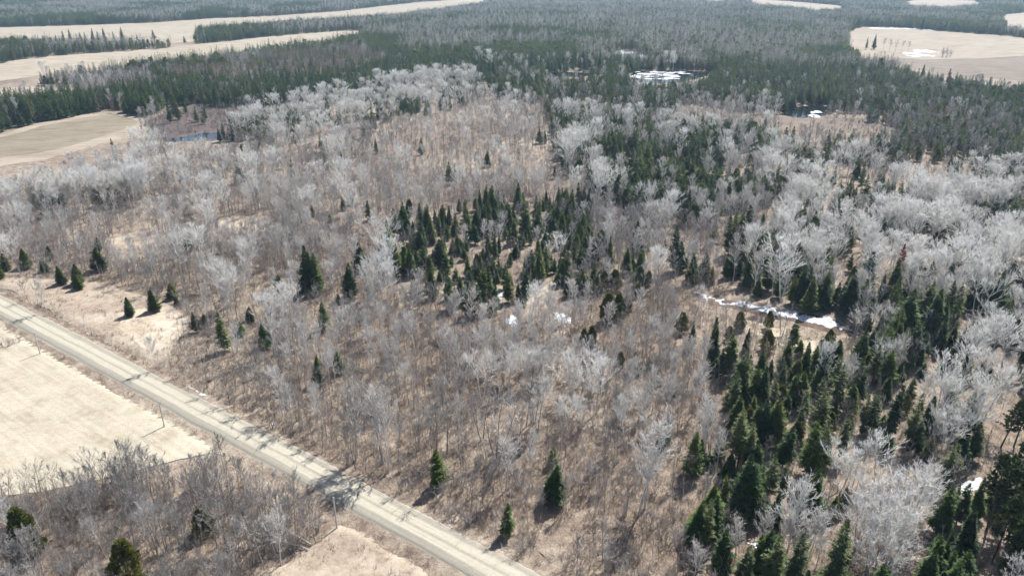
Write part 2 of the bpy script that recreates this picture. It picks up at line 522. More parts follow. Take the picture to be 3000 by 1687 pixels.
add_sheet('clearing', [(330, 100), (430, 88), (500, 92), (500, 105), (400, 110), (340, 112)], 0.05, 'farhay', 6, 8, 25, seed=10, low=True, tz=4)
add_sheet('east_field', [(2128, 86), (2148, 72), (2170, 68), (2290, 71), (2350, 77), (2420, 83), (2500, 88), (2600, 98), (2950, 108), (2950, 230), (2600, 206), (2420, 190), (2335, 180), (2285, 168), (2240, 150), (2180, 143), (2140, 120)], 0.04, 'tan', 6, 4, 40, seed=11, tz=10)
add_sheet('ploughed_field', [(2215, 142), (2330, 150), (2450, 148), (2600, 141), (2950, 140), (2950, 232), (2600, 208), (2420, 192), (2335, 181), (2285, 168), (2240, 150)], 0.09, 'plough', 6, 4, 30, seed=12)
add_sheet('corner_field', [(2520, 38), (2600, 30), (2950, 28), (2950, 80), (2600, 74), (2530, 64)], 0.04, 'farhay', 10, 8, 60, seed=13, tz=10)
add_sheet('ridge_field', [(1880, -2), (1960, 2), (2110, 14), (2130, 22), (2060, 27), (1990, 18), (1900, 10)], 0.04, 'farhay', 12, 10, 60, seed=14, tz=10)
add_sheet('ridge_field', [(2270, 5), (2330, -2), (2450, 2), (2480, 12), (2380, 18), (2290, 14)], 0.04, 'farhay', 12, 10, 60, seed=15, tz=10)
add_sheet('ridge_field', [(1640, -14), (1790, -8), (1850, 0), (1800, 4), (1660, -4)], 0.04, 'farhay', 14, 10, 60, seed=16, tz=10)
# wet ground, snow, ponds
add_sheet('marsh', [(1830, 292), (1950, 284), (2060, 292), (2200, 300), (2260, 330), (2200, 352), (2080, 352), (1960, 335), (1890, 312)], 0.03, 'marsh', 3, 4, 15, notree=False, seed=20)
add_sheet('pond', [(1950, 290), (1985, 276), (2020, 268), (2060, 266), (2085, 272), (2075, 284), (2060, 298), (2020, 297)], 0.06, 'water', 1.2, 7, 9, seed=21, tz=4)
add_sheet('pond', [(420, 350), (470, 342), (520, 335), (556, 333), (556, 346), (500, 352), (440, 357)], 0.06, 'water', 1.2, 4, 7, seed=22, tz=6)
add_sheet('pond', [(1575, 192), (1600, 182), (1660, 178), (1760, 180), (1800, 190), (1740, 205), (1660, 212), (1600, 204)], 0.06, 'water', 2.5, 12, 14, margin=2, seed=23, tz=7)
add_sheet('snow', [(1585, 190), (1620, 183), (1700, 181), (1745, 186), (1730, 196), (1660, 200), (1600, 199)], 0.10, 'snow', 1.2, 24, 8, dome=0.1, seed=24, frag=(7.0, 0.05))
add_sheet('snow', [(1530, 132), (1580, 126), (1620, 135), (1640, 152), (1700, 158), (1690, 165), (1600, 160), (1545, 150)], 0.08, 'snow', 3, 9, 10, dome=0.1, seed=25, frag=(7.0, 0.05))
add_sheet('snow', [(2035, 286), (2050, 276), (2068, 282), (2064, 297), (2042, 298)], 0.10, 'snow', 0.8, 4, 4, dome=0.05, seed=26, frag=(7.0, 0.05))
add_sheet('snow', [(2270, 133), (2300, 124), (2330, 126), (2360, 132), (2340, 141), (2300, 143)], 0.14, 'snow', 1.5, 22, 14, dome=0.1, seed=27, frag=(7.0, 0.05))
add_sheet('snow', [(2185, 70), (2260, 70), (2345, 74), (2340, 77), (2250, 74), (2185, 73)], 0.10, 'snow', 3, 3, 20, notree=False, dome=0.1, seed=28, frag=(7.0, 0.05))
add_sheet('pond', [(1350, 190), (1380, 184), (1440, 182), (1520, 186), (1470, 193), (1390, 196)], 0.06, 'water', 3, 4, 14, seed=29, tz=7)
add_sheet('marsh', [(365, 310), (470, 262), (780, 255), (830, 270), (640, 300), (570, 350), (400, 360)], 0.03, 'shrubsoil', 4, 6, 20, notree=False, seed=33)
# snow along the creek and scattered remnants in the wood
CREEK = [(1755, 738), (1800, 752), (1850, 768), (1900, 772), (1960, 782), (2030, 798), (2080, 806), (2110, 818), (2135, 832), (2100, 832), (2040, 812), (1970, 794), (1900, 778), (1850, 768), (1790, 754)]
add_sheet('creek_bank', [(1740, 735), (1860, 760), (1960, 775), (2090, 800), (2150, 835), (2110, 845), (2030, 822), (1950, 800), (1850, 778), (1780, 765)], 0.03, 'soil', 0.5, 1.6, 3, margin=0, seed=30, tz=3)
add_sheet('snow', [(1752, 736), (1800, 748), (1850, 758), (1900, 764), (1960, 776), (2030, 790), (2080, 800), (2115, 815), (2135, 830), (2095, 828), (2040, 812), (1970, 796), (1900, 782), (1850, 772), (1790, 757)], 0.10, 'snow', 0.3, 2.6, 2.0, dome=0.2, seed=31, frag=(2.2, 0.10), tz=3)
SNOWP = [
    [(1268, 806), (1285, 794), (1302, 797), (1303, 812), (1320, 818), (1290, 822)],
    [(1390, 785), (1410, 778), (1422, 790), (1438, 806), (1440, 816), (1412, 812), (1398, 800)],
    [(1245, 745), (1262, 735), (1282, 733), (1280, 748), (1255, 752)],
    [(1188, 729), (1200, 726), (1203, 733), (1190, 735)],
    [(2172, 846), (2188, 838), (2210, 835), (2208, 852), (2185, 862)],
    [(2545, 785), (2570, 775), (2576, 785), (2556, 790)],
    [(1872, 1363), (1885, 1352), (1918, 1360), (1920, 1385), (1892, 1388)],
    [(2410, 1225), (2430, 1212), (2470, 1200), (2462, 1225), (2440, 1245), (2415, 1245)],
    [(1955, 1418), (1975, 1415), (1985, 1428), (1965, 1432)],
    [(462, 966), (490, 976), (528, 993), (536, 1000), (522, 996), (484, 978)],
    [(672, 1062), (690, 1060), (692, 1070), (676, 1070)],
    [(1265, 924 - 630), (1275, 921 - 630), (1274, 927 - 630)],
    [(1410, 758), (1428, 757), (1432, 762), (1412, 763)],
]
for k, sp in enumerate(SNOWP):
    add_sheet('snow', sp, 0.05, 'snow', 0.3, 1.25, 1.3, dome=0.14 if k not in (9, 10) else 0.03, seed=40 + k, frag=(1.6, 0.17 if k not in (9, 10) else 0.3), tz=5)
# pale trampled trails
add_sheet('trail', [(1400, 700), (1420, 690), (1395, 720), (1360, 745), (1330, 768), (1322, 760), (1350, 735), (1380, 710)], 0.035, 'meadow', 0.6, 0.8, 3, seed=60, low=True, tz=3)
add_sheet('clearing', [(1330, 1388), (1365, 1352), (1430, 1295), (1475, 1305), (1440, 1362), (1410, 1415), (1385, 1425)], 0.02, 'ground', 0.5, 2.6, 4, seed=61, low=True, tz=3)
add_sheet('clearing', [(545, 560), (600, 545), (680, 555), (700, 575), (640, 590), (560, 588)], 0.035, 'verge', 1, 3, 8, seed=62, low=True, tz=4)
add_sheet('clearing', [(262, 606), (330, 588), (400, 600), (390, 620), (310, 625), (270, 622)], 0.035, 'verge', 1, 3, 8, seed=63, low=True, tz=4)
add_sheet('clearing', [(720, 452), (790, 440), (830, 450), (800, 470), (730, 480)], 0.035, 'verge', 1.5, 4, 8, notree=False, seed=64, low=True, tz=4)
add_sheet('clearing', [(2000, 860), (2080, 858), (2070, 890), (2030, 905), (1990, 890)], 0.035, 'meadow', 0.8, 2, 5, seed=65, low=True, tz=4)
add_sheet('clearing', [(1850, 805), (1930, 815), (1990, 835), (1950, 850), (1880, 840)], 0.035, 'meadow', 0.8, 2, 5, notree=False, seed=66, low=True, tz=4)

# ------------------------------------------------------------------ tree geometry
def norm(v):
    return v / (np.linalg.norm(v, axis=-1, keepdims=True) + 1e-9)

def perp(d, r):
    """random unit vectors perpendicular to d"""
    v = r.normal(size=d.shape)
    v = v - (v * d).sum(-1, keepdims=True) * d
    return norm(v)

def frusta(P0, P1, R0, R1, sides=3):
    """n tapered prisms from P0 to P1: vertices and quads"""
    n = len(P0)
    d = norm(P1 - P0)
    ref = np.where(np.abs(d[:, 2:3]) > 0.9, np.array([[1.0, 0, 0]]), np.array([[0, 0, 1.0]]))
    a = norm(np.cross(d, ref)); b = np.cross(d, a)
    ang = np.arange(sides) * 2 * math.pi / sides
    ring = a[:, None, :] * np.cos(ang)[None, :, None] + b[:, None, :] * np.sin(ang)[None, :, None]
    V = np.stack([P0[:, None, :] + ring * R0[:, None, None], P1[:, None, :] + ring * R1[:, None, None]], 1)
    base = np.arange(n)[:, None] * 2 * sides
    k = np.arange(sides)[None, :]; k2 = (k + 1) % sides
    F = np.stack([base + k, base + k2, base + sides + k2, base + sides + k], -1).reshape(-1, 4)
    return V.reshape(-1, 3), F

class Build:
    def __init__(s): s.V, s.F, s.n = [], [], 0
    def segs(s, P0, P1, R0, R1, sides=3):
        if len(P0) == 0: return
        V, F = frusta(np.asarray(P0, float), np.asarray(P1, float), np.asarray(R0, float), np.asarray(R1, float), sides)
        s.V.append(V); s.F.append(F + s.n); s.n += len(V)
    def ribbons(s, r, P0, P1, w):
        d = norm(P1 - P0); c = perp(d, r) * np.asarray(w, float).reshape(-1, 1)
        s.quads(P0 - c, P0 + c, P1 + c * 0.35, P1 - c * 0.35)
    def quads(s, A, B, C, D):
        n = len(A)
        V = np.stack([A, B, C, D], 1).reshape(-1, 3)
        s.V.append(V); s.F.append(np.arange(4 * n).reshape(n, 4) + s.n); s.n += 4 * n
    def mesh(s, name, mat, scale=1.0):
        return mesh_from(name, np.vstack(s.V) * scale, [np.vstack(s.F)], mat)

def grow(r, P, D, L, rad, k, trop, wob, tip=0.3):
    """grow n branches of k segments; returns points (n,k+1,3), dirs (n,k+1,3), radii (n,k+1)"""
    n = len(P)
    pts, dirs = [P], [norm(D)]
    for i in range(k):
        d = norm(dirs[-1] + np.array([0, 0, trop]) / k + r.normal(size=(n, 3)) * wob / math.sqrt(k))
        pts.append(pts[-1] + d * (L / k)[:, None]); dirs.append(d)
    t = np.linspace(0, 1, k + 1)[None, :]
    return np.stack(pts, 1), np.stack(dirs, 1), rad[:, None] * (1 - t * (1 - tip))

def put(b, pts, rads, sides=3):
    b.segs(pts[:, :-1].reshape(-1, 3), pts[:, 1:].reshape(-1, 3), rads[:, :-1].ravel(), rads[:, 1:].ravel(), sides)

def children(r, pts, dirs, rads, L, m, t0, t1, ang, ratio, shrink=0.5):
    n, k = pts.shape[0], pts.shape[1] - 1
    t = r.uniform(t0, t1, (n, m)) * k
    i = np.minimum(t.astype(int), k - 1); f = (t - i)[..., None]
    ii = np.arange(n)[:, None]
    p = pts[ii, i] * (1 - f) + pts[ii, i + 1] * f
    d = dirs[ii, i + 1]
    a = r.normal(ang, 0.16, (n, m, 1))
    D = d * np.cos(a) + perp(d, r) * np.sin(a)
    ln = (L[:, None] * ratio * (1 - shrink * t / k) * r.uniform(0.7, 1.25, (n, m)))
    rd_ = rads[ii, i] * 0.55
    return p.reshape(-1, 3), norm(D.reshape(-1, 3)), ln.ravel(), rd_.ravel()

def bare_tree(seed, h, clear, crown_r, n1, n2, n3, up, twig_r, trunk_r, lean=0.04, forks=1, trop=0.5, shape=0.55, wob=0.22):
    """leafless broadleaf: trunk and limbs in one mesh, fine twigs in the other"""
    r = np.random.default_rng(seed)
    T, C = Build(), Build()
    for fk in range(forks):
        hh = h * (1 - 0.12 * fk * r.uniform(0.3, 1))
        d0 = np.array([[r.normal(0, lean), r.normal(0, lean), 1.0]])
        P = np.array([[0.0, 0, -0.15]])
        if forks > 1:
            a = fk * 2 * math.pi / forks + r.uniform(0, 1)
            d0 = np.array([[math.cos(a) * 0.16, math.sin(a) * 0.16, 1.0]]); P = np.array([[math.cos(a) * 0.25, math.sin(a) * 0.25, -0.15]])
        tp, td, tr = grow(r, P, d0, np.array([hh]), np.array([trunk_r]), 10, 0.2, 0.10, 0.10)
        put(T, tp, tr, 5)
        m = n1 // forks
        t = np.sort(clear + (1 - clear) * r.uniform(0, 1, m) ** 0.85)
        tt = t * 10; i = np.minimum(tt.astype(int), 9); f = (tt - i)[:, None]
        p = tp[0, i] * (1 - f) + tp[0, i + 1] * f
        u = (t - clear) / (1 - clear)
        prof = np.sin(np.clip(u * (1 - shape * 0.25) + shape * 0.30, 0, 1) * math.pi) ** 0.7 + 0.18
        an = np.clip(r.normal(up, 0.10, m) + 0.42 * (1 - u) - 0.16 * u, 0.15, 1.25)
        L = crown_r * prof * r.uniform(0.75, 1.2, m) / np.maximum(0.40, np.sin(an))
        L = np.minimum(L, (h * 1.04 - p[:, 2]) / np.maximum(0.25, np.cos(an * 0.7)))
        L = np.maximum(L, 0.35)
        az = np.arange(m) * 2.399 + r.uniform(0, 0.7, m)
        D = np.stack([np.cos(az) * np.sin(an), np.sin(az) * np.sin(an), np.cos(an)], -1)
        rr = np.interp(t, np.linspace(0, 1, 11), tr[0]) * 0.55
        p1, d1, r1 = grow(r, p, D, L, np.maximum(rr, twig_r * 1.3), 4, trop * 0.5, wob, 0.3)
        put(T, p1, r1, 3)
        p2s, D2, L2, R2 = children(r, p1, d1, r1, L, n2, 0.18, 1.0, 0.52, 0.50)
        p2, d2, r2 = grow(r, p2s, D2, L2, np.maximum(R2, twig_r * 1.25), 2, trop * 0.9, wob * 0.8, 0.45)
        put(C, p2, r2, 3)
        if n3:
            p3s, D3, L3, R3 = children(r, p2, d2, r2, L2, n3, 0.15, 1.0, 0.6, 0.62)
            D3 = norm(D3 + np.array([0, 0, trop * 0.4]) + r.normal(size=D3.shape) * wob)
            C.ribbons(r, p3s, p3s + D3 * np.maximum(L3, 0.25)[:, None], np.full(len(L3), twig_r * 1.0))
    return T, C

def conifer(seed, h, rad, levels, per, sub, clear=0.04, droop=0.35, gap=0.0, ragged=0.25, power=0.85, spray=0.30, top=0.0):
    """spire of drooping branches carrying flat needle sprays"""
    r = np.random.default_rng(seed)
    T, C = Build(), Build()
    tp, td, tr = grow(r, np.array([[0.0, 0, -0.15]]), np.array([[r.normal(0, 0.012), r.normal(0, 0.012), 1.0]]), np.array([h + 0.1]), np.array([0.012 * h + 0.02]), 8, 0.0, 0.02, 0.08)
    put(T, tp, tr, 5)
    n = levels * per
    lv = np.repeat(np.arange(levels), per)
    u = (lv + r.uniform(0, 1, n)) / levels
    u = clear + (1 - clear) * u
    keep = r.uniform(size=n) > gap
    u = u[keep]; n = len(u)
    z = u * h
    az = r.uniform(0, 2 * math.pi, n)
    lob = 1 + 0.22 * np.sin(az * 2 + seed) + 0.14 * np.sin(az * 3 + seed * 1.7 + z * 0.8)
    L = rad * np.clip(1 - u, 0.0, 1) ** power * r.uniform(1 - ragged, 1 + ragged, n) * lob + 0.10 + top * (1 - u)
    low = np.clip((u - clear) / 0.12, 0.35, 1)
    L *= low
    px = np.interp(u, np.linspace(0, 1, 9), tp[0, :, 0]); pyy = np.interp(u, np.linspace(0, 1, 9), tp[0, :, 1])
    P = np.stack([px, pyy, z], -1)
    e = r.normal(0.15 - droop * (1 - u), 0.10, n) + 0.9 * np.clip(u - 0.82, 0, 1) / 0.18 * 0.9
    D = np.stack([np.cos(az) * np.cos(e), np.sin(az) * np.cos(e), np.sin(e)], -1)
    tip = P + D * L[:, None] + np.array([0, 0, 0.10]) * L[:, None]
    big = L > 0.6
    T.segs(P[big], tip[big] * 0.9 + P[big] * 0.1, np.full(big.sum(), 0.02), np.full(big.sum(), 0.008), 3)
    side = norm(np.cross(D, np.array([0, 0, 1.0])))
    upv = np.cross(side, D)
    ts = np.linspace(0.28, 1.0, sub)
    for k, t in enumerate(ts):
        for s in (-1, 1):
            w = (spray * L * (1.25 - 0.75 * t) * r.uniform(0.7, 1.3, n) + 0.07)[:, None]
            b0 = P + D * (L * t * 0.92)[:, None] + np.array([0, 0, 0.10]) * (L * t * t)[:, None]
            fwd = norm(D * 0.75 + side * s * r.uniform(0.45, 1.0, (n, 1)) + np.array([0, 0, -1.0]) * r.uniform(-0.15, 0.35, (n, 1)))
            cr = norm(np.cross(fwd, upv) + r.normal(0, 0.35, (n, 3)))
            A = b0; Cc = b0 + fwd * w * 1.5
            m_ = b0 + fwd * w * 0.65
            C.quads(A, m_ + cr * w * 0.36, Cc, m_ - cr * w * 0.36)
    # leader
    q = np.array([[px[-1] * 0 + tp[0, -1, 0], tp[0, -1, 1], h - 0.25]])
    return T, C

def cedar(seed, h, rad, n, bole=0.06, power=0.6, size=0.34):
    """dense rounded evergreen: upright flattened sprays through a lumpy crown"""
    r = np.random.default_rng(seed)
    T, C = Build(), Build()
    tp, td, tr = grow(r, np.array([[0.0, 0, -0.15]]), np.array([[0, 0, 1.0]]), np.array([h * 0.97]), np.array([0.13]), 8, 0.0, 0.03, 0.1)
    put(T, tp, tr, 5)
    u = r.uniform(0, 1, n) ** 0.9
    az = r.uniform(0, 2 * math.pi, n)
    lump = 1 + 0.30 * np.sin(az * 3 + seed + u * 9) + 0.18 * np.sin(az * 5 - u * 14 + seed)
    prof = np.clip(1 - u, 0, 1) ** power * np.clip(u * 5 + 0.35, 0, 1)
    rr = rad * prof * lump * r.uniform(0.45, 1.05, n) ** 0.5 + 0.04
    P = np.stack([np.cos(az) * rr, np.sin(az) * rr, h * (bole + (1 - bole) * u * 0.97)], -1)
    out = np.stack([np.cos(az), np.sin(az), np.full(n, 0.75)], -1)
    f = norm(out + r.normal(0, 0.4, (n, 3)))
    c = perp(f, r)
    w = (size * r.uniform(0.6, 1.4, n))[:, None]
    C.quads(P, P + f * w * 0.7 + c * w * 0.4, P + f * w * 1.5, P + f * w * 0.7 - c * w * 0.4)
    k = 40
    j = r.integers(0, n, k)
    P0 = np.stack([np.zeros(k), np.zeros(k), P[j, 2] * 0.85], -1)
    T.segs(P0, P[j] * 0.9 + P0 * 0.1, np.full(k, 0.025), np.full(k, 0.008))
    return T, C

def pine(seed, h, rad, clear=0.45, nb=46, tuft=15, lean=0.02):
    """tall evergreen with a bare lower trunk and tufted limbs"""
    r = np.random.default_rng(seed)
    T, C = Build(), Build()
    tp, td, tr = grow(r, np.array([[0.0, 0, -0.15]]), np.array([[r.normal(0, lean), r.normal(0, lean), 1.0]]), np.array([h]), np.array([0.17]), 10, 0.0, 0.04, 0.15)
    put(T, tp, tr, 6)
    t = np.sort(clear + (1 - clear) * r.uniform(0, 1, nb))
    i = np.minimum((t * 10).astype(int), 9); f = (t * 10 - i)[:, None]
    p = tp[0, i] * (1 - f) + tp[0, i + 1] * f
    u = (t - clear) / (1 - clear)
    L = rad * (np.clip(1.05 - u, 0, 1) ** 0.7) * np.clip(u * 4 + 0.5, 0, 1) * r.uniform(0.6, 1.25, nb) + 0.25
    az = np.arange(nb) * 2.399 + r.uniform(0, 0.8, nb)
    e = r.normal(0.1 + 0.5 * u, 0.15, nb)
    D = np.stack([np.cos(az) * np.cos(e), np.sin(az) * np.cos(e), np.sin(e)], -1)
    p1, d1, r1 = grow(r, p, D, L, np.full(nb, 0.045), 3, 0.25, 0.2, 0.4)
    put(T, p1, r1, 3)
    q, D2, L2, R2 = children(r, p1, d1, r1, np.full(nb, 0.62), tuft, 0.25, 1.0, 0.75, 1.0, 0.2)
    n = len(q)
    for _ in range(2):
        c = perp(D2, r); w = L2[:, None]
        C.quads(q, q + D2 * w * 0.5 + c * w * 0.26, q + D2 * w * 1.05, q + D2 * w * 0.5 - c * w * 0.26)
    # a few dead stubs on the bole
    k = 14
    ts = r.uniform(0.15, clear, k); i = (ts * 10).astype(int)
    a = r.uniform(0, 6.28, k); l = r.uniform(0.3, 1.0, k)
    d = np.stack([np.cos(a), np.sin(a), np.full(k, -0.1)], -1)
    T.segs(tp[0, i], tp[0, i] + d * l[:, None], np.full(k, 0.02), np.full(k, 0.008))
    return T, C

def tamarack(seed, h, rad, levels=22, per=5, sub=5, tw=0.014):
    """bare larch: spire of thin level branches with short twigs"""
    r = np.random.default_rng(seed)
    T, C = Build(), Build()
    tp, td, tr = grow(r, np.array([[0.0, 0, -0.15]]), np.array([[r.normal(0, 0.02), r.normal(0, 0.02), 1.0]]), np.array([h]), np.array([0.10]), 8, 0.0, 0.03, 0.12)
    put(T, tp, tr, 5)
    n = levels * per
    u = 0.12 + 0.88 * (np.repeat(np.arange(levels), per) + r.uniform(0, 1, n)) / levels
    az = r.uniform(0, 6.283, n)
    L = rad * np.clip(1.02 - u, 0, 1) ** 0.75 * r.uniform(0.6, 1.2, n) + 0.15
    P = np.stack([np.interp(u, np.linspace(0, 1, 9), tp[0, :, 0]), np.interp(u, np.linspace(0, 1, 9), tp[0, :, 1]), u * h], -1)
    e = r.normal(0.18, 0.15, n)
    D = np.stack([np.cos(az) * np.cos(e), np.sin(az) * np.cos(e), np.sin(e)], -1)
    p1, d1, r1 = grow(r, P, D, L, np.full(n, tw * 1.3), 2, 0.1, 0.15, 0.5)
    put(C, p1, r1, 3)
    q, D2, L2, R2 = children(r, p1, d1, r1, L, sub, 0.2, 1.0, 0.9, 0.30)
    C.ribbons(r, q, q + D2 * L2[:, None], np.full(len(q), tw * 1.3))
    return T, C

def bush(seed, h, spread, stems, n2, n3, tw):
    """many stems fanning out of one base"""
    r = np.random.default_rng(seed)
    T, C = Build(), Build()
    a = r.uniform(0, 6.283, stems)
    P = np.stack([np.cos(a) * 0.18, np.sin(a) * 0.18, np.full(stems, -0.1)], -1) * r.uniform(0.2, 1.4, (stems, 1))
    an = np.abs(r.normal(0.0, spread, stems))
    D = np.stack([np.cos(a) * np.sin(an), np.sin(a) * np.sin(an), np.cos(an)], -1)
    L = h * r.uniform(0.6, 1.1, stems)
    p1, d1, r1 = grow(r, P, D, L, np.full(stems, tw * 2.0), 4, 0.3, 0.28, 0.35)
    put(T, p1, r1, 3)
    q, D2, L2, R2 = children(r, p1, d1, r1, L, n2, 0.25, 1.0, 0.55, 0.40)
    p2, d2, r2 = grow(r, q, D2, L2, np.full(len(q), tw), 2, 0.3, 0.25, 0.4)
    put(C, p2, r2, 3)
    if n3:
        q, D3, L3, R3 = children(r, p2, d2, r2, L2, n3, 0.2, 1.0, 0.6, 0.55)
        C.ribbons(r, q, q + D3 * L3[:, None], np.full(len(q), tw * 1.0))
    return T, C

def sapling(seed, h, n1, n2, tw):
    r = np.random.default_rng(seed)
    T = Build()
    tp, td, tr = grow(r, np.array([[0.0, 0, -0.1]]), np.array([[r.normal(0, 0.06), r.normal(0, 0.06), 1.0]]), np.array([h]), np.array([tw * 2.6]), 5, 0.1, 0.12, 0.2)
    put(T, tp, tr, 3)
    q, D, L, R_ = children(r, tp, td, tr, np.array([h]), n1, 0.3, 1.0, 0.6, 0.34)
    p1, d1, r1 = grow(r, q, D, L, np.full(len(q), tw), 2, 0.4, 0.2, 0.4)
    put(T, p1, r1, 3)
    if n2:
        q, D, L, R_ = children(r, p1, d1, r1, L, n2, 0.2, 1.0, 0.55, 0.55)
        T.ribbons(r, q, q + D * L[:, None], np.full(len(q), tw * 1.0))
    return T

def tuft(seed, h, n, w):
    r = np.random.default_rng(seed)
    B = Build()
    a = r.uniform(0, 6.283, n); e = r.uniform(0.35, 1.3, n)
    P = np.stack([np.cos(a) * 0.2, np.sin(a) * 0.2, np.zeros(n)], -1) * r.uniform(0, 2.2, (n, 1))
    D = np.stack([np.cos(a) * np.cos(e), np.sin(a) * np.cos(e), np.sin(e)], -1)
    B.ribbons(r, P, P + D * (h * r.uniform(0.5, 1.2, n))[:, None], np.full(n, w * 1.3))
    return B

# ------------------------------------------------------------------ species: name, category, prototypes (trunk mesh, crown mesh, height)
SPECIES = {}
NOUN = dict(aspen='pale aspen', birch='white birch', grey='bare grey tree', brown='slender brown tree', fir='dark fir', spruce='bushy spruce', oldspruce='tall thin spruce', cedar='olive cedar', pine='tall pine', tam='bare tamarack', bush='reddish bush', willow='grey willow', snag='dead snag')
def species(key, name, cat, word, plural, protos, tm, cm):
    out = []
    for (T, C), h in protos:
        out.append((T.mesh(name + '_trunk', M[tm]), C.mesh(name + '_crown', M[cm]), h))
    SPECIES[key] = dict(name=name, cat=cat, word=word, plural=plural, protos=out, joined=None, tm=tm, cm=cm, noun=NOUN[key])

species('aspen', 'white_aspen', 'aspen tree', 'pale bare aspen with a wide rounded crown', 'pale bare aspens',
        [(bare_tree(100 + k, 13.0, 0.34, 3.0, 30, 7, 5, 0.50, 0.028, 0.17, trop=0.6, shape=0.7), 13.0) for k in range(4)] +
        [(bare_tree(110 + k, 13.0, 0.32, 3.4, 36, 7, 5, 0.54, 0.028, 0.15, forks=2, trop=0.55, shape=0.75), 13.0) for k in range(2)], 'bark_pale', 'twig_pale')
species('birch', 'white_birch', 'birch tree', 'slim white birch with bare upswept branches', 'slim white birches',
        [(bare_tree(130 + k, 11.0, 0.28, 1.5, 26, 7, 4, 0.42, 0.025, 0.11, trop=0.5, shape=0.4), 11.0) for k in range(4)], 'bark_birch', 'twig_birch')
species('grey', 'grey_tree', 'bare tree', 'leafless grey tree with thin branches', 'leafless grey trees',
        [(bare_tree(150 + k, 9.0, 0.36, 1.4, 18, 6, 4, 0.48, 0.022, 0.10, trop=0.45, shape=0.45), 9.0) for k in range(4)] +
        [(bare_tree(160 + k, 9.0, 0.28, 1.7, 22, 6, 4, 0.50, 0.022, 0.09, forks=3, trop=0.4), 9.0) for k in range(2)], 'bark_grey', 'twig_grey')
species('brown', 'brown_tree', 'bare tree', 'slender leafless brown tree', 'slender brown trees',
        [(bare_tree(170 + k, 7.0, 0.36, 1.15, 14, 5, 3, 0.50, 0.020, 0.07, trop=0.45, shape=0.4), 7.0) for k in range(4)], 'bark_brown', 'twig_brown')
species('fir', 'fir_tree', 'fir tree', 'dark green spire-shaped fir', 'dark spire-shaped firs',
        [(conifer(200 + k, 9.0, 1.85 + 0.12 * k, 36, 12, 4, droop=0.30, spray=0.34), 9.0) for k in range(4)] +
        [(conifer(210 + k, 9.0, 1.5, 34, 11, 4, droop=0.38, gap=0.22, ragged=0.55, spray=0.36, power=0.65, clear=0.08), 9.0) for k in range(4)], 'bark_dark', 'fir')
species('spruce', 'spruce_tree', 'spruce tree', 'bushy full green spruce', 'bushy green spruces',
        [(conifer(230 + k, 7.0, 2.0, 30, 16, 5, clear=0.02, droop=0.22, power=0.72, spray=0.30), 7.0) for k in range(3)], 'bark_dark', 'spruce')
species('oldspruce', 'tall_spruce', 'spruce tree', 'tall thin-crowned spruce showing its trunk', 'tall thin-crowned spruces',
        [(conifer(240 + k, 12.0, 1.6, 34, 8, 4, clear=0.22, droop=0.30, gap=0.28, ragged=0.5, power=0.6), 12.0) for k in range(3)], 'bark_dark', 'pine')
species('cedar', 'cedar_tree', 'cedar tree', 'rounded olive green cedar', 'rounded olive cedars',
        [(cedar(250 + k, 7.0, 1.55 + 0.2 * k, 2600), 7.0) for k in range(3)], 'bark_dark', 'cedar')
species('pine', 'pine_tree', 'pine tree', 'tall pine with a long bare trunk and tufted top', 'tall bare-trunked pines',
        [(pine(270 + k, 14.0, 2.2, 0.38, 66, 16), 14.0) for k in range(3)], 'bark_dark', 'pine')
species('tam', 'tamarack_tree', 'tamarack tree', 'bare orange-brown tamarack with level branches', 'bare tamaracks',
        [(tamarack(280 + k, 10.0, 1.5), 10.0) for k in range(3)], 'bark_brown', 'twig_tam')
species('bush', 'bare_bush', 'bush', 'reddish brown leafless bush', 'leafless reddish bushes',
        [(bush(300 + k, 3.0, 0.45, 12, 6, 4, 0.013), 3.0) for k in range(4)], 'bark_brown', 'twig_bush')
species('willow', 'grey_willow', 'bush', 'grey leafless multi-stemmed willow', 'grey leafless willows',
        [(bush(320 + k, 4.2, 0.40, 12, 7, 5, 0.014), 4.2) for k in range(3)], 'bark_grey', 'twig_grey')
species('snag', 'dead_snag', 'dead tree', 'dead standing trunk with broken stubs', 'dead standing trunks',
        [(bare_tree(340 + k, 8.0, 0.3, 0.8, 10, 3, 0, 0.9, 0.014, 0.08, trop=0.1), 8.0) for k in range(3)], 'bark_grey', 'twig_grey')

def join_meshes(name, items):
    """items: list of (mesh, (x,y), scale, angle) -> one mesh with every material kept"""
    V, F, MI, mats, n = [], [], [], [], 0
    for me, (ox, oy), s, a in items:
        v = np.empty(len(me.vertices) * 3, np.float32); me.vertices.foreach_get('co', v); v = v.reshape(-1, 3) * s
        c, sn = math.cos(a), math.sin(a)
        v = np.stack([v[:, 0] * c - v[:, 1] * sn + ox, v[:, 0] * sn + v[:, 1] * c + oy, v[:, 2]], -1)
        li = np.empty(len(me.loops), np.int32); me.loops.foreach_get('vertex_index', li)
        mat = me.materials[0]
        if mat not in mats: mats.append(mat)
        f = li.reshape(-1, 4)
        V.append(v); F.append(f + n); MI.append(np.full(len(f), mats.index(mat))); n += len(v)
    return mesh_from(name, np.vstack(V), [np.vstack(F)], mats, np.concatenate(MI))

# ------------------------------------------------------------------ what grows where (canopy outlines surveyed from the photograph)
# name: (outline, phrase, {species: share of the planting spots}, sapling share, brush share)
ZONES = []
def zone(name, pts, phrase, mix_, sap, brush, hs=1.0, z=4.0):
    ZONES.append(dict(name=name, poly=None if pts is None else wpoly(pts, z), phrase=phrase, mix=mix_, sap=sap, brush=brush, hs=hs))

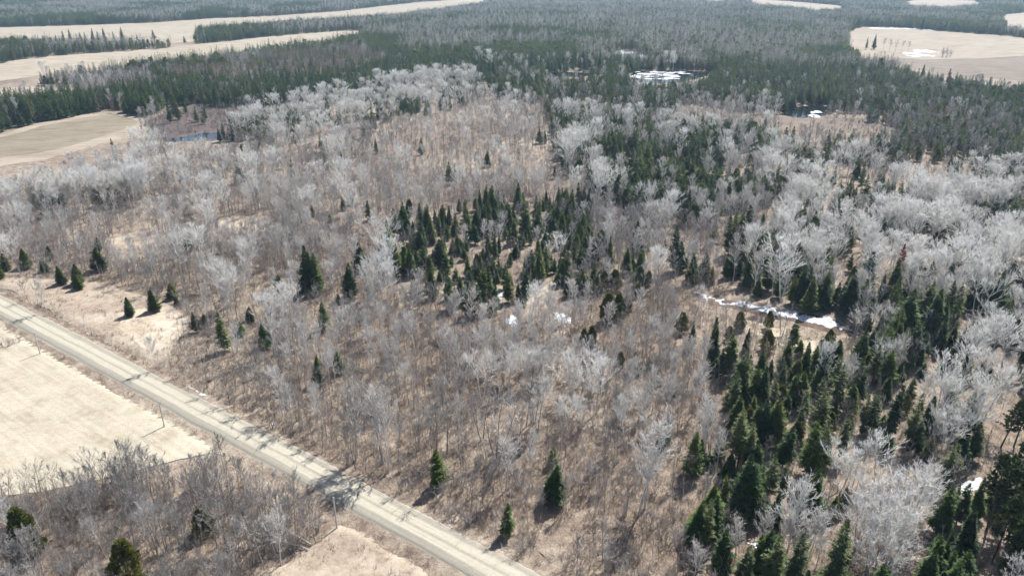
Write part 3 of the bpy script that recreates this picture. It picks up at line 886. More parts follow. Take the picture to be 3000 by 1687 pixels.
zone('young', None, 'in the open young wood', dict(grey=.13, brown=.19, birch=.095, willow=.05, tam=.02, bush=.11, aspen=.012), .8, .9)
zone('far', [(-900, -60), (3500, -60), (3500, 250), (1250, 205), (900, 190), (-900, 280)], 'in the distant mixed forest', dict(grey=.10, birch=.12, fir=.36, cedar=.10, tam=.05, aspen=.03), 0, 0, 1.3)
zone('farpale', [(850, 55), (1250, 5), (1900, 5), (2100, 40), (2100, 110), (1700, 150), (1500, 130), (1250, 110), (1000, 95)], 'in the pale distant birch forest', dict(grey=.20, birch=.20, fir=.07, cedar=.09, tam=.05), 0, 0, 1.2)
zone('belt', [(-900, 330), (-300, 262), (60, 250), (170, 235), (200, 215), (330, 175), (600, 125), (800, 100), (900, 85), (1060, 115), (1210, 150), (1250, 200), (1000, 225), (760, 247), (470, 256), (360, 285), (150, 297), (0, 330)], 'in the dark left conifer belt', dict(fir=.74, oldspruce=.06, grey=.05, tam=.06, birch=.01), 0, .2, 1.4)
zone('beltleft', [(100, 200), (280, 172), (420, 165), (400, 225), (250, 240), (170, 235)], 'between the two left fields', dict(grey=.30, tam=.12, fir=.14, birch=.06), 0, .2, 1.2)
zone('tamband', [(420, 180), (560, 150), (900, 120), (1000, 150), (900, 190), (600, 205), (450, 200)], 'in the pinkish band within the dark belt', dict(tam=.40, fir=.20, grey=.10), 0, .2, 1.25)
zone('marshleft', [(365, 305), (470, 257), (780, 250), (830, 268), (620, 300), (570, 345), (400, 356)], 'in the left shrub marsh', dict(bush=.60, fir=.012, grey=.03, willow=.14), .3, .8)
zone('greyleft', [(-900, 520), (-300, 440), (0, 425), (240, 372), (560, 352), (900, 322), (1000, 380), (760, 430), (500, 460), (300, 520), (-300, 560), (-900, 640)], 'in the left grey wood', dict(grey=.32, birch=.12, aspen=.035, brown=.10, tam=.02, fir=.014, willow=.06), .3, .3, 1.1)
zone('lowleft', [(330, 375), (380, 352), (560, 346), (610, 372), (590, 400), (420, 412), (340, 402)], 'in the low brush before the left pond', dict(bush=.40, willow=.20, grey=.015), .2, .6, 0.9, 1.0)
zone('whitestrip', [(575, 338), (600, 292), (780, 250), (980, 205), (1225, 178), (1238, 235), (1100, 275), (900, 305), (720, 325)], 'in the upper white strip', dict(aspen=.10, birch=.08, fir=.20, grey=.03), .1, .2, 1.05)
zone('midconifer', [(1235, 235), (1250, 150), (1420, 125), (1550, 150), (1600, 220), (1700, 240), (1640, 275), (1450, 250), (1330, 250)], 'left of the snowy pond', dict(fir=.50, cedar=.10, birch=.06, grey=.05), 0, .2, 1.3)
zone('beltright', [(1600, 225), (1720, 165), (1900, 150), (2160, 112), (2210, 150), (2300, 178), (2576, 202), (3500, 250), (3500, 340), (2576, 300), (2400, 262), (2200, 270), (2000, 268), (1850, 262)], 'in the dark right conifer belt', dict(fir=.56, cedar=.18, oldspruce=.06, grey=.08, birch=.02), 0, .2, 1.3)
zone('rightmix', [(2130, 300), (2200, 268), (2400, 262), (2576, 300), (3500, 340), (3500, 470), (2576, 420), (2200, 410), (2050, 380)], 'above the silvery grove', dict(grey=.18, tam=.12, fir=.28, cedar=.12, birch=.03), .2, .3, 1.15)
zone('marshright', [(1835, 296), (1960, 284), (2110, 278), (2230, 296), (2270, 332), (2200, 358), (2060, 352), (1900, 318)], 'in the flooded right marsh', dict(snag=.14, grey=.05, bush=.22), .1, .5)
zone('rightconifer', [(1345, 262), (1600, 290), (1850, 310), (2030, 385), (2000, 470), (1760, 540), (1500, 500), (1375, 400)], 'in the right-centre mixed wood', dict(fir=.34, cedar=.16, birch=.13, grey=.06, tam=.03, aspen=.035), .2, .2, 1.15)
zone('rightdense', [(1490, 370), (1700, 380), (1850, 420), (1800, 500), (1620, 520), (1500, 450)], 'in the right-centre evergreen patch', dict(fir=.44, cedar=.34, birch=.03, grey=.03), .2, .2, 1.2)
zone('rightthin', [(1380, 520), (1750, 560), (1960, 560), (1890, 620), (1760, 690), (1500, 640), (1440, 600)], 'in the thin wood above the creek', dict(grey=.24, brown=.14, fir=.03, tam=.04, birch=.06), .6, .3, 1.1)
zone('grove', [(1965, 450), (2030, 385), (2165, 382), (2200, 430), (2440, 420), (3500, 430), (3500, 860), (2576, 830), (2430, 770), (2250, 720), (1990, 690), (1900, 620), (1960, 550)], 'in the silvery grove', dict(aspen=.095, birch=.04, fir=.19, cedar=.03, grey=.03), .15, .2, 1.0, 7.0)
zone('groveedge', [(1790, 660), (1890, 640), (2000, 690), (2250, 725), (2430, 720), (2576, 740), (2560, 800), (2300, 830), (2120, 800), (1950, 760), (1820, 735)], 'in the fir edge above the creek', dict(fir=.42, birch=.08, grey=.04, aspen=.03), .1, .2, 1.35)
zone('creekside', [(1700, 740), (1790, 770), (1960, 800), (2140, 850), (2130, 930), (1960, 930), (1800, 880), (1680, 830)], 'on the flat below the creek', dict(grey=.08, brown=.14, fir=.02, cedar=.02, bush=.05), .5, .5)
zone('southeast', [(1780, 960), (1960, 900), (2200, 870), (2300, 830), (2576, 850), (3500, 900), (3500, 1750), (1950, 1750), (1820, 1420), (1690, 1420), (1700, 1330), (1790, 1240)], 'in the lower right wood', dict(fir=.40, oldspruce=.11, grey=.06, birch=.04, aspen=.012, brown=.06, cedar=.03, bush=.07, willow=.04), .5, .7, 1.05)
zone('seaspen', [(2330, 860), (2480, 800), (2640, 820), (2700, 1150), (2400, 1130), (2300, 1000)], 'in the right-edge aspen stand', dict(aspen=.14, birch=.06, fir=.12), .2, .3, 1.0, 7.0)
zone('seaspen2', [(2080, 1160), (2250, 1090), (2390, 1160), (2400, 1300), (2360, 1449), (2130, 1449), (1980, 1400), (1960, 1320)], 'in the lower right white stand', dict(aspen=.03, birch=.06, grey=.09, fir=.03, brown=.08), .6, .4, 1.0, 6.0)
zone('clump', [(965, 590), (1020, 520), (1250, 490), (1460, 500), (1470, 640), (1400, 700), (1340, 770), (1150, 760), (1000, 700), (960, 640)], 'in the central fir clump', dict(fir=.36, cedar=.02, brown=.04, grey=.04, tam=.03, birch=.02), .3, .3, 0.95)
zone('whitecrown', [(1205, 960), (1260, 900), (1390, 895), (1500, 930), (1500, 980), (1340, 1010), (1210, 990)], 'in the mid-picture white cluster', dict(aspen=.08, birch=.05, brown=.08), .5, .4, 1.0, 8.0)
zone('south', [(870, 1175), (1000, 1110), (1300, 1090), (1600, 1130), (1740, 1260), (1700, 1420), (1800, 1560), (1250, 1560), (1350, 1430), (1000, 1250)], 'in the brush by the road', dict(grey=.07, brown=.14, bush=.28, willow=.15, birch=.014), .6, .9)
zone('roadside', [(395, 930), (440, 870), (520, 800), (600, 880), (660, 1000), (900, 1140), (1000, 1230), (860, 1170), (700, 1090), (560, 1020)], 'in the brown roadside thicket', dict(grey=.12, willow=.12, bush=.16, brown=.14), .8, .9)
zone('meadowedge', [(-300, 600), (0, 655), (260, 680), (400, 700), (560, 740), (520, 800), (470, 790), (330, 735), (0, 705), (-300, 640)], 'along the shrubby verge edge', dict(willow=.10, bush=.12, grey=.06, brown=.08), .3, .8)
zone('thicket', [(-500, 1300), (0, 1262), (130, 1237), (270, 1207), (400, 1170), (520, 1150), (600, 1158), (660, 1190), (760, 1250), (830, 1320), (790, 1365), (700, 1420), (620, 1470), (500, 1700), (-500, 1700)], 'in the bottom left thicket', dict(grey=.42, willow=.34, brown=.10, bush=.30, birch=.03), .9, .9, 0.84, 0.0)
_tx, _ty = ground_at(590, 1160)
THICKET_A = (_tx - c0[0]) * rd[0] + (_ty - c0[1]) * rd[1]
ZN = {q['name']: i for i, q in enumerate(ZONES)}

def zone_at(x, y):
    """zone index per point, with wandering borders"""
    w = np.clip(np.hypot(x, y) * 0.035, 2, 40)
    xs = x + w * 2 * fbm(x / (w * 2.5), y / (w * 2.5), 71, 3)
    ys = y + w * 2 * fbm(x / (w * 2.5), y / (w * 2.5), 91, 3)
    zi = np.zeros(len(x), int)
    for i, q in enumerate(ZONES):
        if q['poly'] is not None:
            zi[inside(xs, ys, q['poly'])] = i
    return zi

def blocked(x, y, extra=0.0, low=False):
    b = line_dist(x, y, ROAD[::4]) < half + 1.6 + extra
    a_ = (x - c0[0]) * rd[0] + (y - c0[1]) * rd[1]; o_ = (x - c0[0]) * rn[0] + (y - c0[1]) * rn[1] - np.interp(a_, sr, cen)
    if not low: b |= (o_ > 0) & (o_ < half + 5.5)
    if not low: b |= (o_ > 0) & (o_ < half + 14) & (a_ < THICKET_A)
    for poly, m, lw in NOTREE:
        if low and lw: continue
        P = np.array(poly)
        x0, y0 = P.min(0) - m - 2; x1, y1 = P.max(0) + m + 2
        k = (x > x0) & (x < x1) & (y > y0) & (y < y1) & ~b
        if k.any():
            b[k] |= sdf(x[k], y[k], poly) > -m
    return b

def grid_points(d0, d1, s, seed):
    """jittered spots within a wedge a little wider than the view, between distances d0 and d1"""
    r = np.random.default_rng(seed)
    w = d1 * 0.86 + 30
    X, Y = np.meshgrid(np.arange(-w, w, s), np.arange(max(45, d0 * 0.7), d1, s))
    X = (X + r.uniform(-0.5, 0.5, X.shape) * s).ravel(); Y = (Y + r.uniform(-0.5, 0.5, Y.shape) * s).ravel()
    D = np.hypot(X, Y)
    k = (D >= d0) & (D < d1) & (np.abs(X) < Y * 0.80 + 28)
    return X[k], Y[k]

# ------------------------------------------------------------------ trees one can point to, placed by hand: region column, row, species, top y, base y (thirds of a 2576 px picture)
def place(x, yb, yt):
    """base point and height of a tree whose foot is at (x, yb) and whose tip is at height yt in the photograph"""
    X, Y = (float(v) for v in ground_at(x, yb))
    q = (CYS - yt) / FS
    zz = Y * (q * math.cos(PITCH) - math.sin(PITCH)) / (math.cos(PITCH) + q * math.sin(PITCH))
    return X, Y, max(1.5, zz + CAM_H)

HAND = {
 (0, 1, 'bush'): [(25,1110,1175),(70,1100,1168),(110,1085,1150),(150,1075,1132)],
 (2, 0, 'fir'): [(1440,262,372),(1385,285,372),(880,228,320),(1770,130,222),(1800,125,224),(2285,150,252),(2310,160,247),(2450,205,264),(2490,195,262),(2005,140,217),(1740,150,222),(815,955,1110),(770,960,1090),(615,890,990),(1800,490,620),(1995,520,660)],
 (2, 0, 'brown'): [(1510,290,385),(1560,300,390),(1600,310,392),(1650,310,395),(1700,315,397)],
 (2, 0, 'willow'): [(1960,360,430),(1990,355,432),(2020,365,428)],
 (0, 0, 'fir'): [(430,260,330),(480,235,310),(535,222,312),(615,245,318),(655,245,322),(705,215,320),(745,240,322),(795,212,322),(870,240,342),(925,208,312),(1035,262,307),(1165,225,302),(1395,275,327),(1540,180,312),(340,275,332),(95,310,432),(185,275,322),(1690,930,1070),(1660,970,1072),(1490,810,922),(1555,810,912),(1290,740,932),(1350,740,905),(1310,720,880),(875,1045,1200),(2055,1000,1075),(2215,1020,1085)],
 (0, 0, 'cedar'): [(1835,1090,1160),(1840,820,900)],
 (1, 0, 'fir'): [(265,1045,1160),(605,1040,1170),(1495,970,1085),(1540,985,1085),(1720,715,820),(1765,735,815),(1590,850,940),(1865,755,860),(2010,710,830),(1100,1140,1260),(815,1225,1390),(855,1235,1390),(1670,1155,1280),(1610,1250,1350),(255,860,990),(235,820,960),(745,730,850),(820,720,830),(1120,520,680),(1160,580,720),(1440,390,540),(1650,400,540),(1760,350,520),(1820,380,530),(1940,380,560)],
 (1, 1, 'fir'): [(945,60,285),(815,100,270),(735,180,310),(505,100,215),(405,130,330),(205,65,220),(20,40,140),(75,15,100),(415,380,640),(450,455,570),(520,430,645),(150,380,600),(65,540,800),(45,690,805),(295,500,635),(555,640,790),(640,680,770),(595,275,460),(665,240,355),(670,480,650),(735,360,560),(772,330,545),(790,470,650),(745,590,690),(840,350,465),(860,580,690),(905,640,850),(955,490,640),(965,600,720),(1000,540,665),(1012,240,395),(980,250,330),(1190,130,235),(1215,105,245),(1262,95,285),(1295,130,245),(1160,340,500),(1187,330,475),(1100,420,560),(1090,530,655),(1130,670,785),(1152,500,640),(1182,500,625),(1365,300,425),(1390,140,335),(1407,240,365),(1485,350,495),(1497,450,675),(1495,110,265),(1465,190,315),(1605,180,335),(1540,300,445),(1662,145,300),(1655,270,425),(1445,510,645),(1388,600,800),(1340,770,865),(1362,770,860),(1682,400,505),(1757,380,560),(1605,500,615),(1535,520,640),(1715,625,790),(1775,620,805),(1810,600,785),(1845,640,795),(1872,660,780),(1902,550,705),(1930,620,765),(2150,420,620),(2195,500,605),(2515,260,600),(2560,380,600),(2212,1210,1370),(2320,1250,1325),(700,440,560),(830,470,560),(880,330,450),(905,360,470),(1050,470,580),(1040,560,660),(1210,560,640),(1270,460,560),(1310,400,500),(1340,330,430),(1430,300,400),(1240,250,350),(1270,300,400),(1520,360,470),(1575,250,350),(1640,340,430),(690,300,400),(630,380,480),(770,210,320),(800,260,360),(845,240,340),(900,230,300),(1070,430,530),(1120,380,480),(780,560,660),(1170,600,690),(815,640,720),(930,420,520)],
 (1, 1, 'cedar'): [(2065,590,745),(2080,765,965),(2005,765,985),(2150,790,920),(1885,1010,1165),(1832,1030,1155),(2250,560,720),(1975,600,745),(2235,700,800),(2320,600,700),(1270,1135,1200),(2100,1210,1310),(1220,1210,1270)],
 (1, 1, 'aspen'): [(1640,320,520),(1330,1180,1440),(1390,1200,1460),(1270,1230,1470),(1450,1180,1450),(1510,1210,1460),(1180,1300,1448),(2320,80,240),(2440,60,230)],
 (1, 1, 'birch'): [(250,1150,1420),(420,1010,1200),(530,1190,1440),(300,880,1100)],
 (0, 1, 'spruce'): [(205,430,572),(378,410,515),(340,500,602),(470,560,697),(592,553,700),(596,620,738),(757,430,596),(747,345,445),(985,800,938),(1172,745,907),(1305,690,808),(1335,785,845),(48,470,595),(8,550,652)],
 (0, 1, 'fir'): [(1422,310,450),(2343,410,760),(2388,470,765),(2340,620,745),(2408,590,745),(2115,630,805),(2270,680,775),(1700,915,1200),(1885,865,970),(1820,980,1080),(2010,990,1170),(2447,840,1050),(2555,770,845),(2490,170,255),(2350,90,185),(2560,1190,1370),(2400,1240,1448),(1548,920,985),(1480,910,1060),(1905,910,985)],
 (0, 1, 'cedar'): [(740,-20,112),(835,-25,115),(905,-15,115)],
 (2, 1, 'fir'): [(215,965,1340),(342,1080,1405),(285,1190,1405),(240,1260,1395),(826,965,1175),(912,1135,1425),(1038,1065,1335),(1015,1200,1405),(1145,1115,1285),(870,1120,1255),(980,1180,1400),(825,1280,1448),(997,1345,1525),(1105,1390,1500),(1625,1290,1445),(1802,1290,1400),(1480,1330,1448),(1945,1260,1375),(2012,1160,1325),(2033,1270,1425),(2100,1090,1185),(1776,820,1045),(1692,985,1075),(1415,1040,1205),(2478,950,1125),(2382,530,700),(2432,630,830),(2392,650,905),(2212,650,905),(345,180,480),(378,160,485),(420,155,475),(437,380,560),(330,470,650),(362,480,645),(422,520,640),(640,490,745),(600,160,245),(670,270,395),(905,110,245),(978,120,180),(1000,255,335),(1290,330,405),(1400,130,305),(1452,240,365),(1550,270,385),(1227,30,105),(1330,55,115),(1390,70,135),(1662,100,165),(1628,330,485),(1570,510,860),(1482,620,855),(1412,720,865),(1252,620,880),(1292,640,865),(1192,640,865),(1152,680,860),(1862,150,255),(1812,210,305),(1742,400,505),(1792,380,465),(880,560,845),(822,620,845),(1005,700,885),(2565,480,720),(2160,680,900),(720,650,800),(560,640,790),(480,560,720),(1060,700,890),(930,600,850)],
 (2, 1, 'cedar'): [(1370,150,325),(430,905,1040),(645,900,1030),(60,570,700),(1110,1040,1130),(1280,560,660)],
 (2, 1, 'tam'): [(130,130,420),(60,200,440),(230,150,420),(180,250,450),(760,1060,1240),(680,1080,1270),(620,1090,1300)],
 (2, 1, 'aspen'): [(1590,300,560),(1700,480,760),(1640,520,790),(1850,450,700),(1950,640,900),(2020,650,920),(1860,660,900),(2250,920,1240),(2330,930,1300),(2180,980,1300),(2400,1000,1350),(2480,720,930),(960,320,640),(780,330,640),(740,370,830),(1440,870,1080),(1580,870,1090),(1300,890,1080),(1520,1130,1400),(1240,1290,1500),(2130,1080,1380)],
 (2, 1, 'birch'): [(530,430,780),(1110,580,860),(960,570,850),(1060,600,840),(740,620,860)],
 (1, 2, 'fir'): [(740,500,775),(1592,480,625),(1598,615,900),(1255,905,1130),(2430,270,455),(2492,20,115)],
 (1, 2, 'birch'): [(110,30,580),(320,60,600),(360,90,665),(2245,330,990),(2290,380,940)],
 (1, 2, 'aspen'): [(1720,120,370),(1640,150,330),(2260,30,260),(1800,170,360),(2180,60,270),(1790,-90,60),(480,-150,60)],
 (1, 2, 'grey'): [(720,130,525),(800,110,530),(660,160,430),(1180,90,590),(1060,50,420),(900,-60,280),(540,-60,200),(2540,90,380),(120,110,560),(310,150,590),(1395,-100,320),(1450,-120,300)],
 (1, 2, 'willow'): [(1880,480,760),(1750,620,780),(1500,760,890),(960,880,1060),(820,880,1000),(1690,1230,1400),(2000,1180,1400),(760,740,850),(1390,660,870),(2190,1180,1330)],
 (2, 2, 'fir'): [(378,-60,180),(402,85,375),(597,118,500),(672,110,485),(752,325,625),(952,265,710),(1012,150,410),(1490,230,405),(1412,100,335),(1552,15,385),(1242,-10,225),(522,460,690),(482,535,1010),(692,830,1085),(620,830,1005),(250,780,905),(342,530,725),(65,370,705),(125,420,640),(200,520,615),(97,912,1225),(282,1125,1470),(943,630,1015),(1122,850,1005),(1200,790,960),(1442,350,485),(1832,390,605),(2032,-20,65),(2450,1180,1500),(420,600,960),(560,640,960),(540,150,480)],
 (2, 2, 'oldspruce'): [(862,155,440),(1172,230,565),(1245,220,455),(1345,240,405),(632,560,910),(1102,1030,1650),(1060,60,330),(900,60,330),(1550,250,420)],
 (2, 2, 'pine'): [(2290,540,1110),(2420,440,1050),(2400,100,480),(2330,860,1360),(2470,640,1230),(2500,60,470),(2520,880,1420),(2440,980,1480)],
 (2, 2, 'aspen'): [(1760,620,1010),(1620,700,1120),(1440,420,760),(1180,480,820),(1300,800,1240),(1500,780,1290),(1700,720,1180),(1390,950,1420),(1600,1000,1430),(880,960,1330),(2200,110,480),(2000,190,470),(1850,230,500),(1240,560,830),(1860,760,1080),(1420,1180,1560)],
 (2, 2, 'birch'): [(720,1040,1330),(580,990,1300),(780,1060,1340),(950,960,1330),(1000,1100,1400),(1320,480,760),(80,1200,1500),(170,100,500)],
 (0, 2, 'cedar'): [(250,945,1320),(975,1195,1530),(1540,930,1140)],
 (0, 2, 'grey'): [(960,470,775),(690,640,860),(860,610,835),(1165,560,745),(740,760,870),(1640,890,1230),(1715,860,1235),(2110,700,1120),(2230,700,1110),(1540,620,860),(1980,800,1130),(1250,900,1280),(1180,960,1290),(820,1020,1060),(300,1130,1440),(240,1130,1448),(200,1200,1480),(330,1180,1470),(1770,10,160),(2340,380,420),(690,1270,1448),(840,1200,1448)],
 (0, 2, 'birch'): [(2150,30,290),(260,1100,1430),(130,900,1230)],
}
HANDLABEL = {  # (column, row, species, index): what singles it out
 ('spruce', 8): 'squat green spruce, leftmost of the three standing by the pale meadow',
 ('spruce', 9): 'cone-shaped green spruce, middle of the three standing by the pale meadow',
 ('spruce', 10): 'green spruce, rightmost of the three standing by the pale meadow',
 ('spruce', 11): 'tiny spruce just below the rightmost meadow spruce',
 ('spruce', 3): 'small green spruce left of the double spruce beside the upper road verge',
 ('spruce', 4): 'rear tree of the double spruce beside the upper road verge',
 ('spruce', 5): 'front tree of the double spruce beside the upper road verge',
 ('spruce', 6): 'dark spruce at the shrub edge right of the double spruce',
 ('spruce', 7): 'pale spruce top right behind the dark spruce at the shrub edge',
 ('spruce', 0): 'cone-shaped spruce standing alone near the picture\'s left edge above the road',
 ('spruce', 1): 'dark little spruce up the verge right of the lone left-edge spruce',
 ('spruce', 2): 'thin greyish spruce below the dark little spruce on the verge',
 ('spruce', 12): 'round green spruce, upper one of the pair at the left edge',
 ('spruce', 13): 'yellow-green spruce cut by the left edge, lower one of the pair',
}

placed = []   # dicts: kind, x, y, h, zone, hand label
for (c, r_, kind), rows in HAND.items():
    for k, (zx, zt, zb) in enumerate(rows):
        X, Y, h = place(858.67 * c + zx / 3, 482.6 * r_ + zb / 3, 482.6 * r_ + zt / 3)
        placed.append((kind, X, Y, h, HANDLABEL.get((kind, k)) if kind == 'spruce' else None))
hx = np.array([p[1] for p in placed]); hy = np.array([p[2] for p in placed])
keep = ~(line_dist(hx, hy, ROAD[::4]) < half + 0.8)
placed = [p for p, k in zip(placed, keep) if k]
hx, hy = hx[keep], hy[keep]
nhand = len(placed)

HEIGHT = dict(aspen=(10.5, 14), birch=(8, 11.5), grey=(6, 9.5), brown=(4.2, 7.2), fir=(4.5, 10.5), spruce=(4, 6), oldspruce=(8, 12), cedar=(4, 7), pine=(11, 15), tam=(7, 10.5), bush=(1.5, 3.0), willow=(2.6, 4.6), snag=(4, 8))
def plant(d0, d1, s, seed, dens=1.0):
    r = np.random.default_rng(seed)
    x, y = grid_points(d0, d1, s, seed + 1)
    b = blocked(x, y)
    x, y = x[~b], y[~b]
    zi = zone_at(x, y)
    cl = fbm(x / 14, y / 14, 33, 3)            # groves and gaps
    cl2 = fbm(x / 30, y / 30, 53, 3)
    u = r.uniform(size=len(x))
    out = []
    dh = np.full(len(x), 99.0)
    for a in range(0, len(x), 4000):
        sl = slice(a, a + 4000)
        dh[sl] = np.min(np.hypot(x[sl, None] - hx[None], y[sl, None] - hy[None]), 1) if d0 < 400 else 99
    sx, sy, _d = project(x, y, np.full(len(x), 5.0))
    if d0 < 400:
        clear_ = r.uniform(size=len(x)) < 0.8
        for p_ in placed:
            if p_[0] not in ('fir', 'spruce', 'cedar', 'oldspruce', 'pine') : continue
            fx_, fyb, _ = project(p_[1], p_[2], 0); _, fyt, _ = project(p_[1], p_[2], p_[3])
            w_ = (fyb - fyt) * 0.24
            dh[clear_ & (np.abs(sx - fx_) < w_) & (sy > fyt) & (sy < fyb + w_ * 0.6)] = 0
    for i, q in enumerate(ZONES):
        k = np.nonzero((zi == i) & (dh > 1.3))[0]
        if not len(k): continue
        acc = np.zeros(len(k))
        taken = np.zeros(len(k), bool)
        for sp, p in q['mix'].items():
            ph = hash_key(sp)
            m = np.clip(1 + 3.2 * fbm(x[k] / 22 + ph, y[k] / 22, 40 + ph, 2), 0.1, 2.6) * np.clip(1 + 1.6 * cl[k], 0.3, 1.8)
            acc2 = acc + p * dens * m
            sel = (u[k] >= acc) & (u[k] < acc2) & ~taken
            taken |= sel; acc = acc2
            lo, hi = HEIGHT[sp]
            for j in k[sel]:
                out.append((sp, x[j], y[j], r.uniform(lo, hi) * q['hs'] * (1 + 0.25 * cl2[j]), None))
    return out
_keys = list(HEIGHT)
def hash_key(sp): return _keys.index(sp) * 7
placed += plant(60, 330, 2.4, 1)
placed += plant(330, 720, 3.3, 5, 1.15)
extra_ = plant(60, 190, 2.1, 9)
ez = zone_at(np.array([p[1] for p in extra_]), np.array([p[2] for p in extra_]))
placed += [p for p, z_ in zip(extra_, ez) if ZONES[z_]['name'] == 'thicket' and p[0] != 'bush']

PK = np.array([p[0] for p in placed]); PX = np.array([p[1] for p in placed]); PY = np.array([p[2] for p in placed]); PH = np.array([p[3] for p in placed])
PL = [p[4] for p in placed]
PZ = np.zeros(len(PX)); nr = (np.abs(PX) < 400) & (PY < 500)
PZ[nr] = ground_h(PX[nr], PY[nr])
PZI = zone_at(PX, PY)
bx, by, bd = project(PX, PY, PZ)
tx, ty, td_ = project(PX, PY, PZ + PH)
size = FS * PH / bd
seen = (tx > -10) & (tx < SW + 10) & (ty < CYS * 2 - 15) & (by > 0)

# ------------------------------------------------------------------ individuals and the mass behind them
LAND = [  # places a label may lean on
    ((118 / 1.1646, 1036 / 1.1646), 9, 'near the pole at the left edge'),
    ((482 / 1.1646, 1250 / 1.1646), 9, 'near the pole on the hay field'),
    ((987 / 1.1646, 1545 / 1.1646), 9, 'near the pole at the bottom thicket'),
    ((1290, 810), 9, 'beside the left one of two snow patches mid-picture'),
    ((1415, 797), 9, 'beside the right one of two snow patches mid-picture'),
    ((1265, 744), 8, 'beside the small snow patch under the central firs'),
    ((1780, 750), 9, 'at the left end of the snowy creek'),
    ((1900, 775), 10, 'along the middle of the snowy creek'),
    ((2060, 805), 10, 'at the right end of the snowy creek'),
    ((2190, 850), 9, 'beside the snow patch right of the creek'),
    ((1895, 1370), 8, 'beside the snow patch near the bottom edge'),
    ((2440, 1225), 9, 'beside the snow patch in the lower right wood'),
    ((505, 982), 9, 'beside the strip of snow at the road'),
    ((1370, 740), 9, 'beside the pale trail under the central firs'),
    ((1370, 1350), 9, 'beside the pale trail near the road bend'),
    ((440, 345), 25, 'on the shore of the left pond'),
    ((2040, 285), 25, 'on the shore of the dark right pond'),
    ((2250, 660), 7, 'beside the red dead fir'),
    ((620, 570), 14, 'around the pale gap in the left wood'),
    ((330, 608), 14, 'around the tan gap at the left edge'),
    ((2030, 880), 12, 'around the tan opening below the creek'),
]
LAND = [(wpoly([p])[0], rr, s) for p, rr, s in LAND]
central = wpoly([(735, 500), (1000, 490), (1460, 490), (1470, 700), (1390, 790), (1150, 790), (960, 770), (850, 790), (720, 790)])

def phrase_for(i):
    x, y = PX[i], PY[i]
    best = None
    for (lx, ly), rr, s in LAND:
        d = math.hypot(x - lx, y - ly)
        if d < rr and (best is None or d < best[0]): best = (d, s)
    if best: return best[1]
    if PK[i] in ('fir', 'cedar') and inside(np.array([x]), np.array([y]), central)[0]: return 'in the central fir clump'
    d = float(line_dist(np.array([x]), np.array([y]), ROAD[::4])[0])
    if d < half + 7: return 'close to the gravel road'
    return ZONES[PZI[i]]['phrase']

LIMIT = dict(aspen=300, birch=300, grey=300, brown=280, fir=300, spruce=60, oldspruce=120, cedar=150, pine=40, tam=150, bush=200, willow=200, snag=60)
rr_ = np.random.default_rng(5)
rest = {k: [] for k in SPECIES}
objs = []     # (species, index in placed)
for sp in SPECIES:
    ids = np.nonzero(PK == sp)[0]
    vis = ids[seen[ids]]
    vis = vis[np.argsort(-size[vis] - 1000 * (vis < nhand))]
    chosen = vis[:LIMIT[sp]]
    cs = set(chosen.tolist())
    objs += [(sp, i) for i in chosen]
    rest[sp] = [i for i in ids if i not in cs]
# labels: by the place a tree grows, the part of that place, and its turn from the left there
ORD = ['second', 'third', 'fourth', 'fifth', 'sixth', 'seventh']
bucket = {}
for sp, i in objs:
    bucket.setdefault((sp, phrase_for(i)), []).append(i)
LABEL, GROUP = {}, {}
def name_row(sp, where, ids):
    """give each of these trees a label that tells it from the others of its kind there"""
    S = SPECIES[sp]
    ids = sorted(ids, key=lambda i: bx[i])
    n = len(ids)
    if n == 1:
        LABEL[ids[0]] = f"{S['word']} {where}" if len(f"{S['word']} {where}".split()) <= 16 else f"the {S['noun']} {where}"
        return
    for k, i in enumerate(ids):
        if k == 0: o = 'leftmost'
        elif k == n - 1: o = 'rightmost'
        elif k <= 6 and k <= n - 1 - k: o = ORD[k - 1] + ' from left'
        elif n - 1 - k <= 6: o = ORD[n - 2 - k] + ' from right'
        else: o = None
        LABEL[i] = f"{S['noun']}, {o} {where}" if o else f"{S['noun']} mid-row {where}"
for (sp, ph), ids in bucket.items():
    S = SPECIES[sp]
    for i in ids: GROUP[i] = f"{S['plural']} {ph}"
    named = [i for i in ids if PL[i]]
    for i in named: LABEL[i] = PL[i]
    free = [i for i in ids if not PL[i]]
    if not free: continue
    if len(free) <= 8:
        name_row(sp, ph, free)
        continue
    nrow = int(np.clip(round(math.sqrt(len(free) / 7)), 1, 5)); 
    free.sort(key=lambda i: by[i])
    rows = np.array_split(np.array(free), nrow)
    RW = {1: [''], 2: ['upper half', 'lower half'], 3: ['upper third', 'middle third', 'lower third'], 4: ['top quarter', 'upper quarter', 'lower quarter', 'bottom quarter'], 5: ['top fifth', 'upper fifth', 'middle fifth', 'lower fifth', 'bottom fifth']}[nrow]
    for rw, row in zip(RW, rows):
        row = sorted(row.tolist(), key=lambda i: bx[i])
        ncol = int(np.clip(math.ceil(len(row) / 13), 1, 3))
        CW = {1: [''], 2: ['left side', 'right side'], 3: ['left side', 'centre', 'right side']}[ncol]
        for cw, part in zip(CW, np.array_split(np.array(row), ncol)):
            w = ' '.join(x for x in (rw, cw) if x)
            name_row(sp, (ph + ', ' + w) if w else ph, part.tolist())

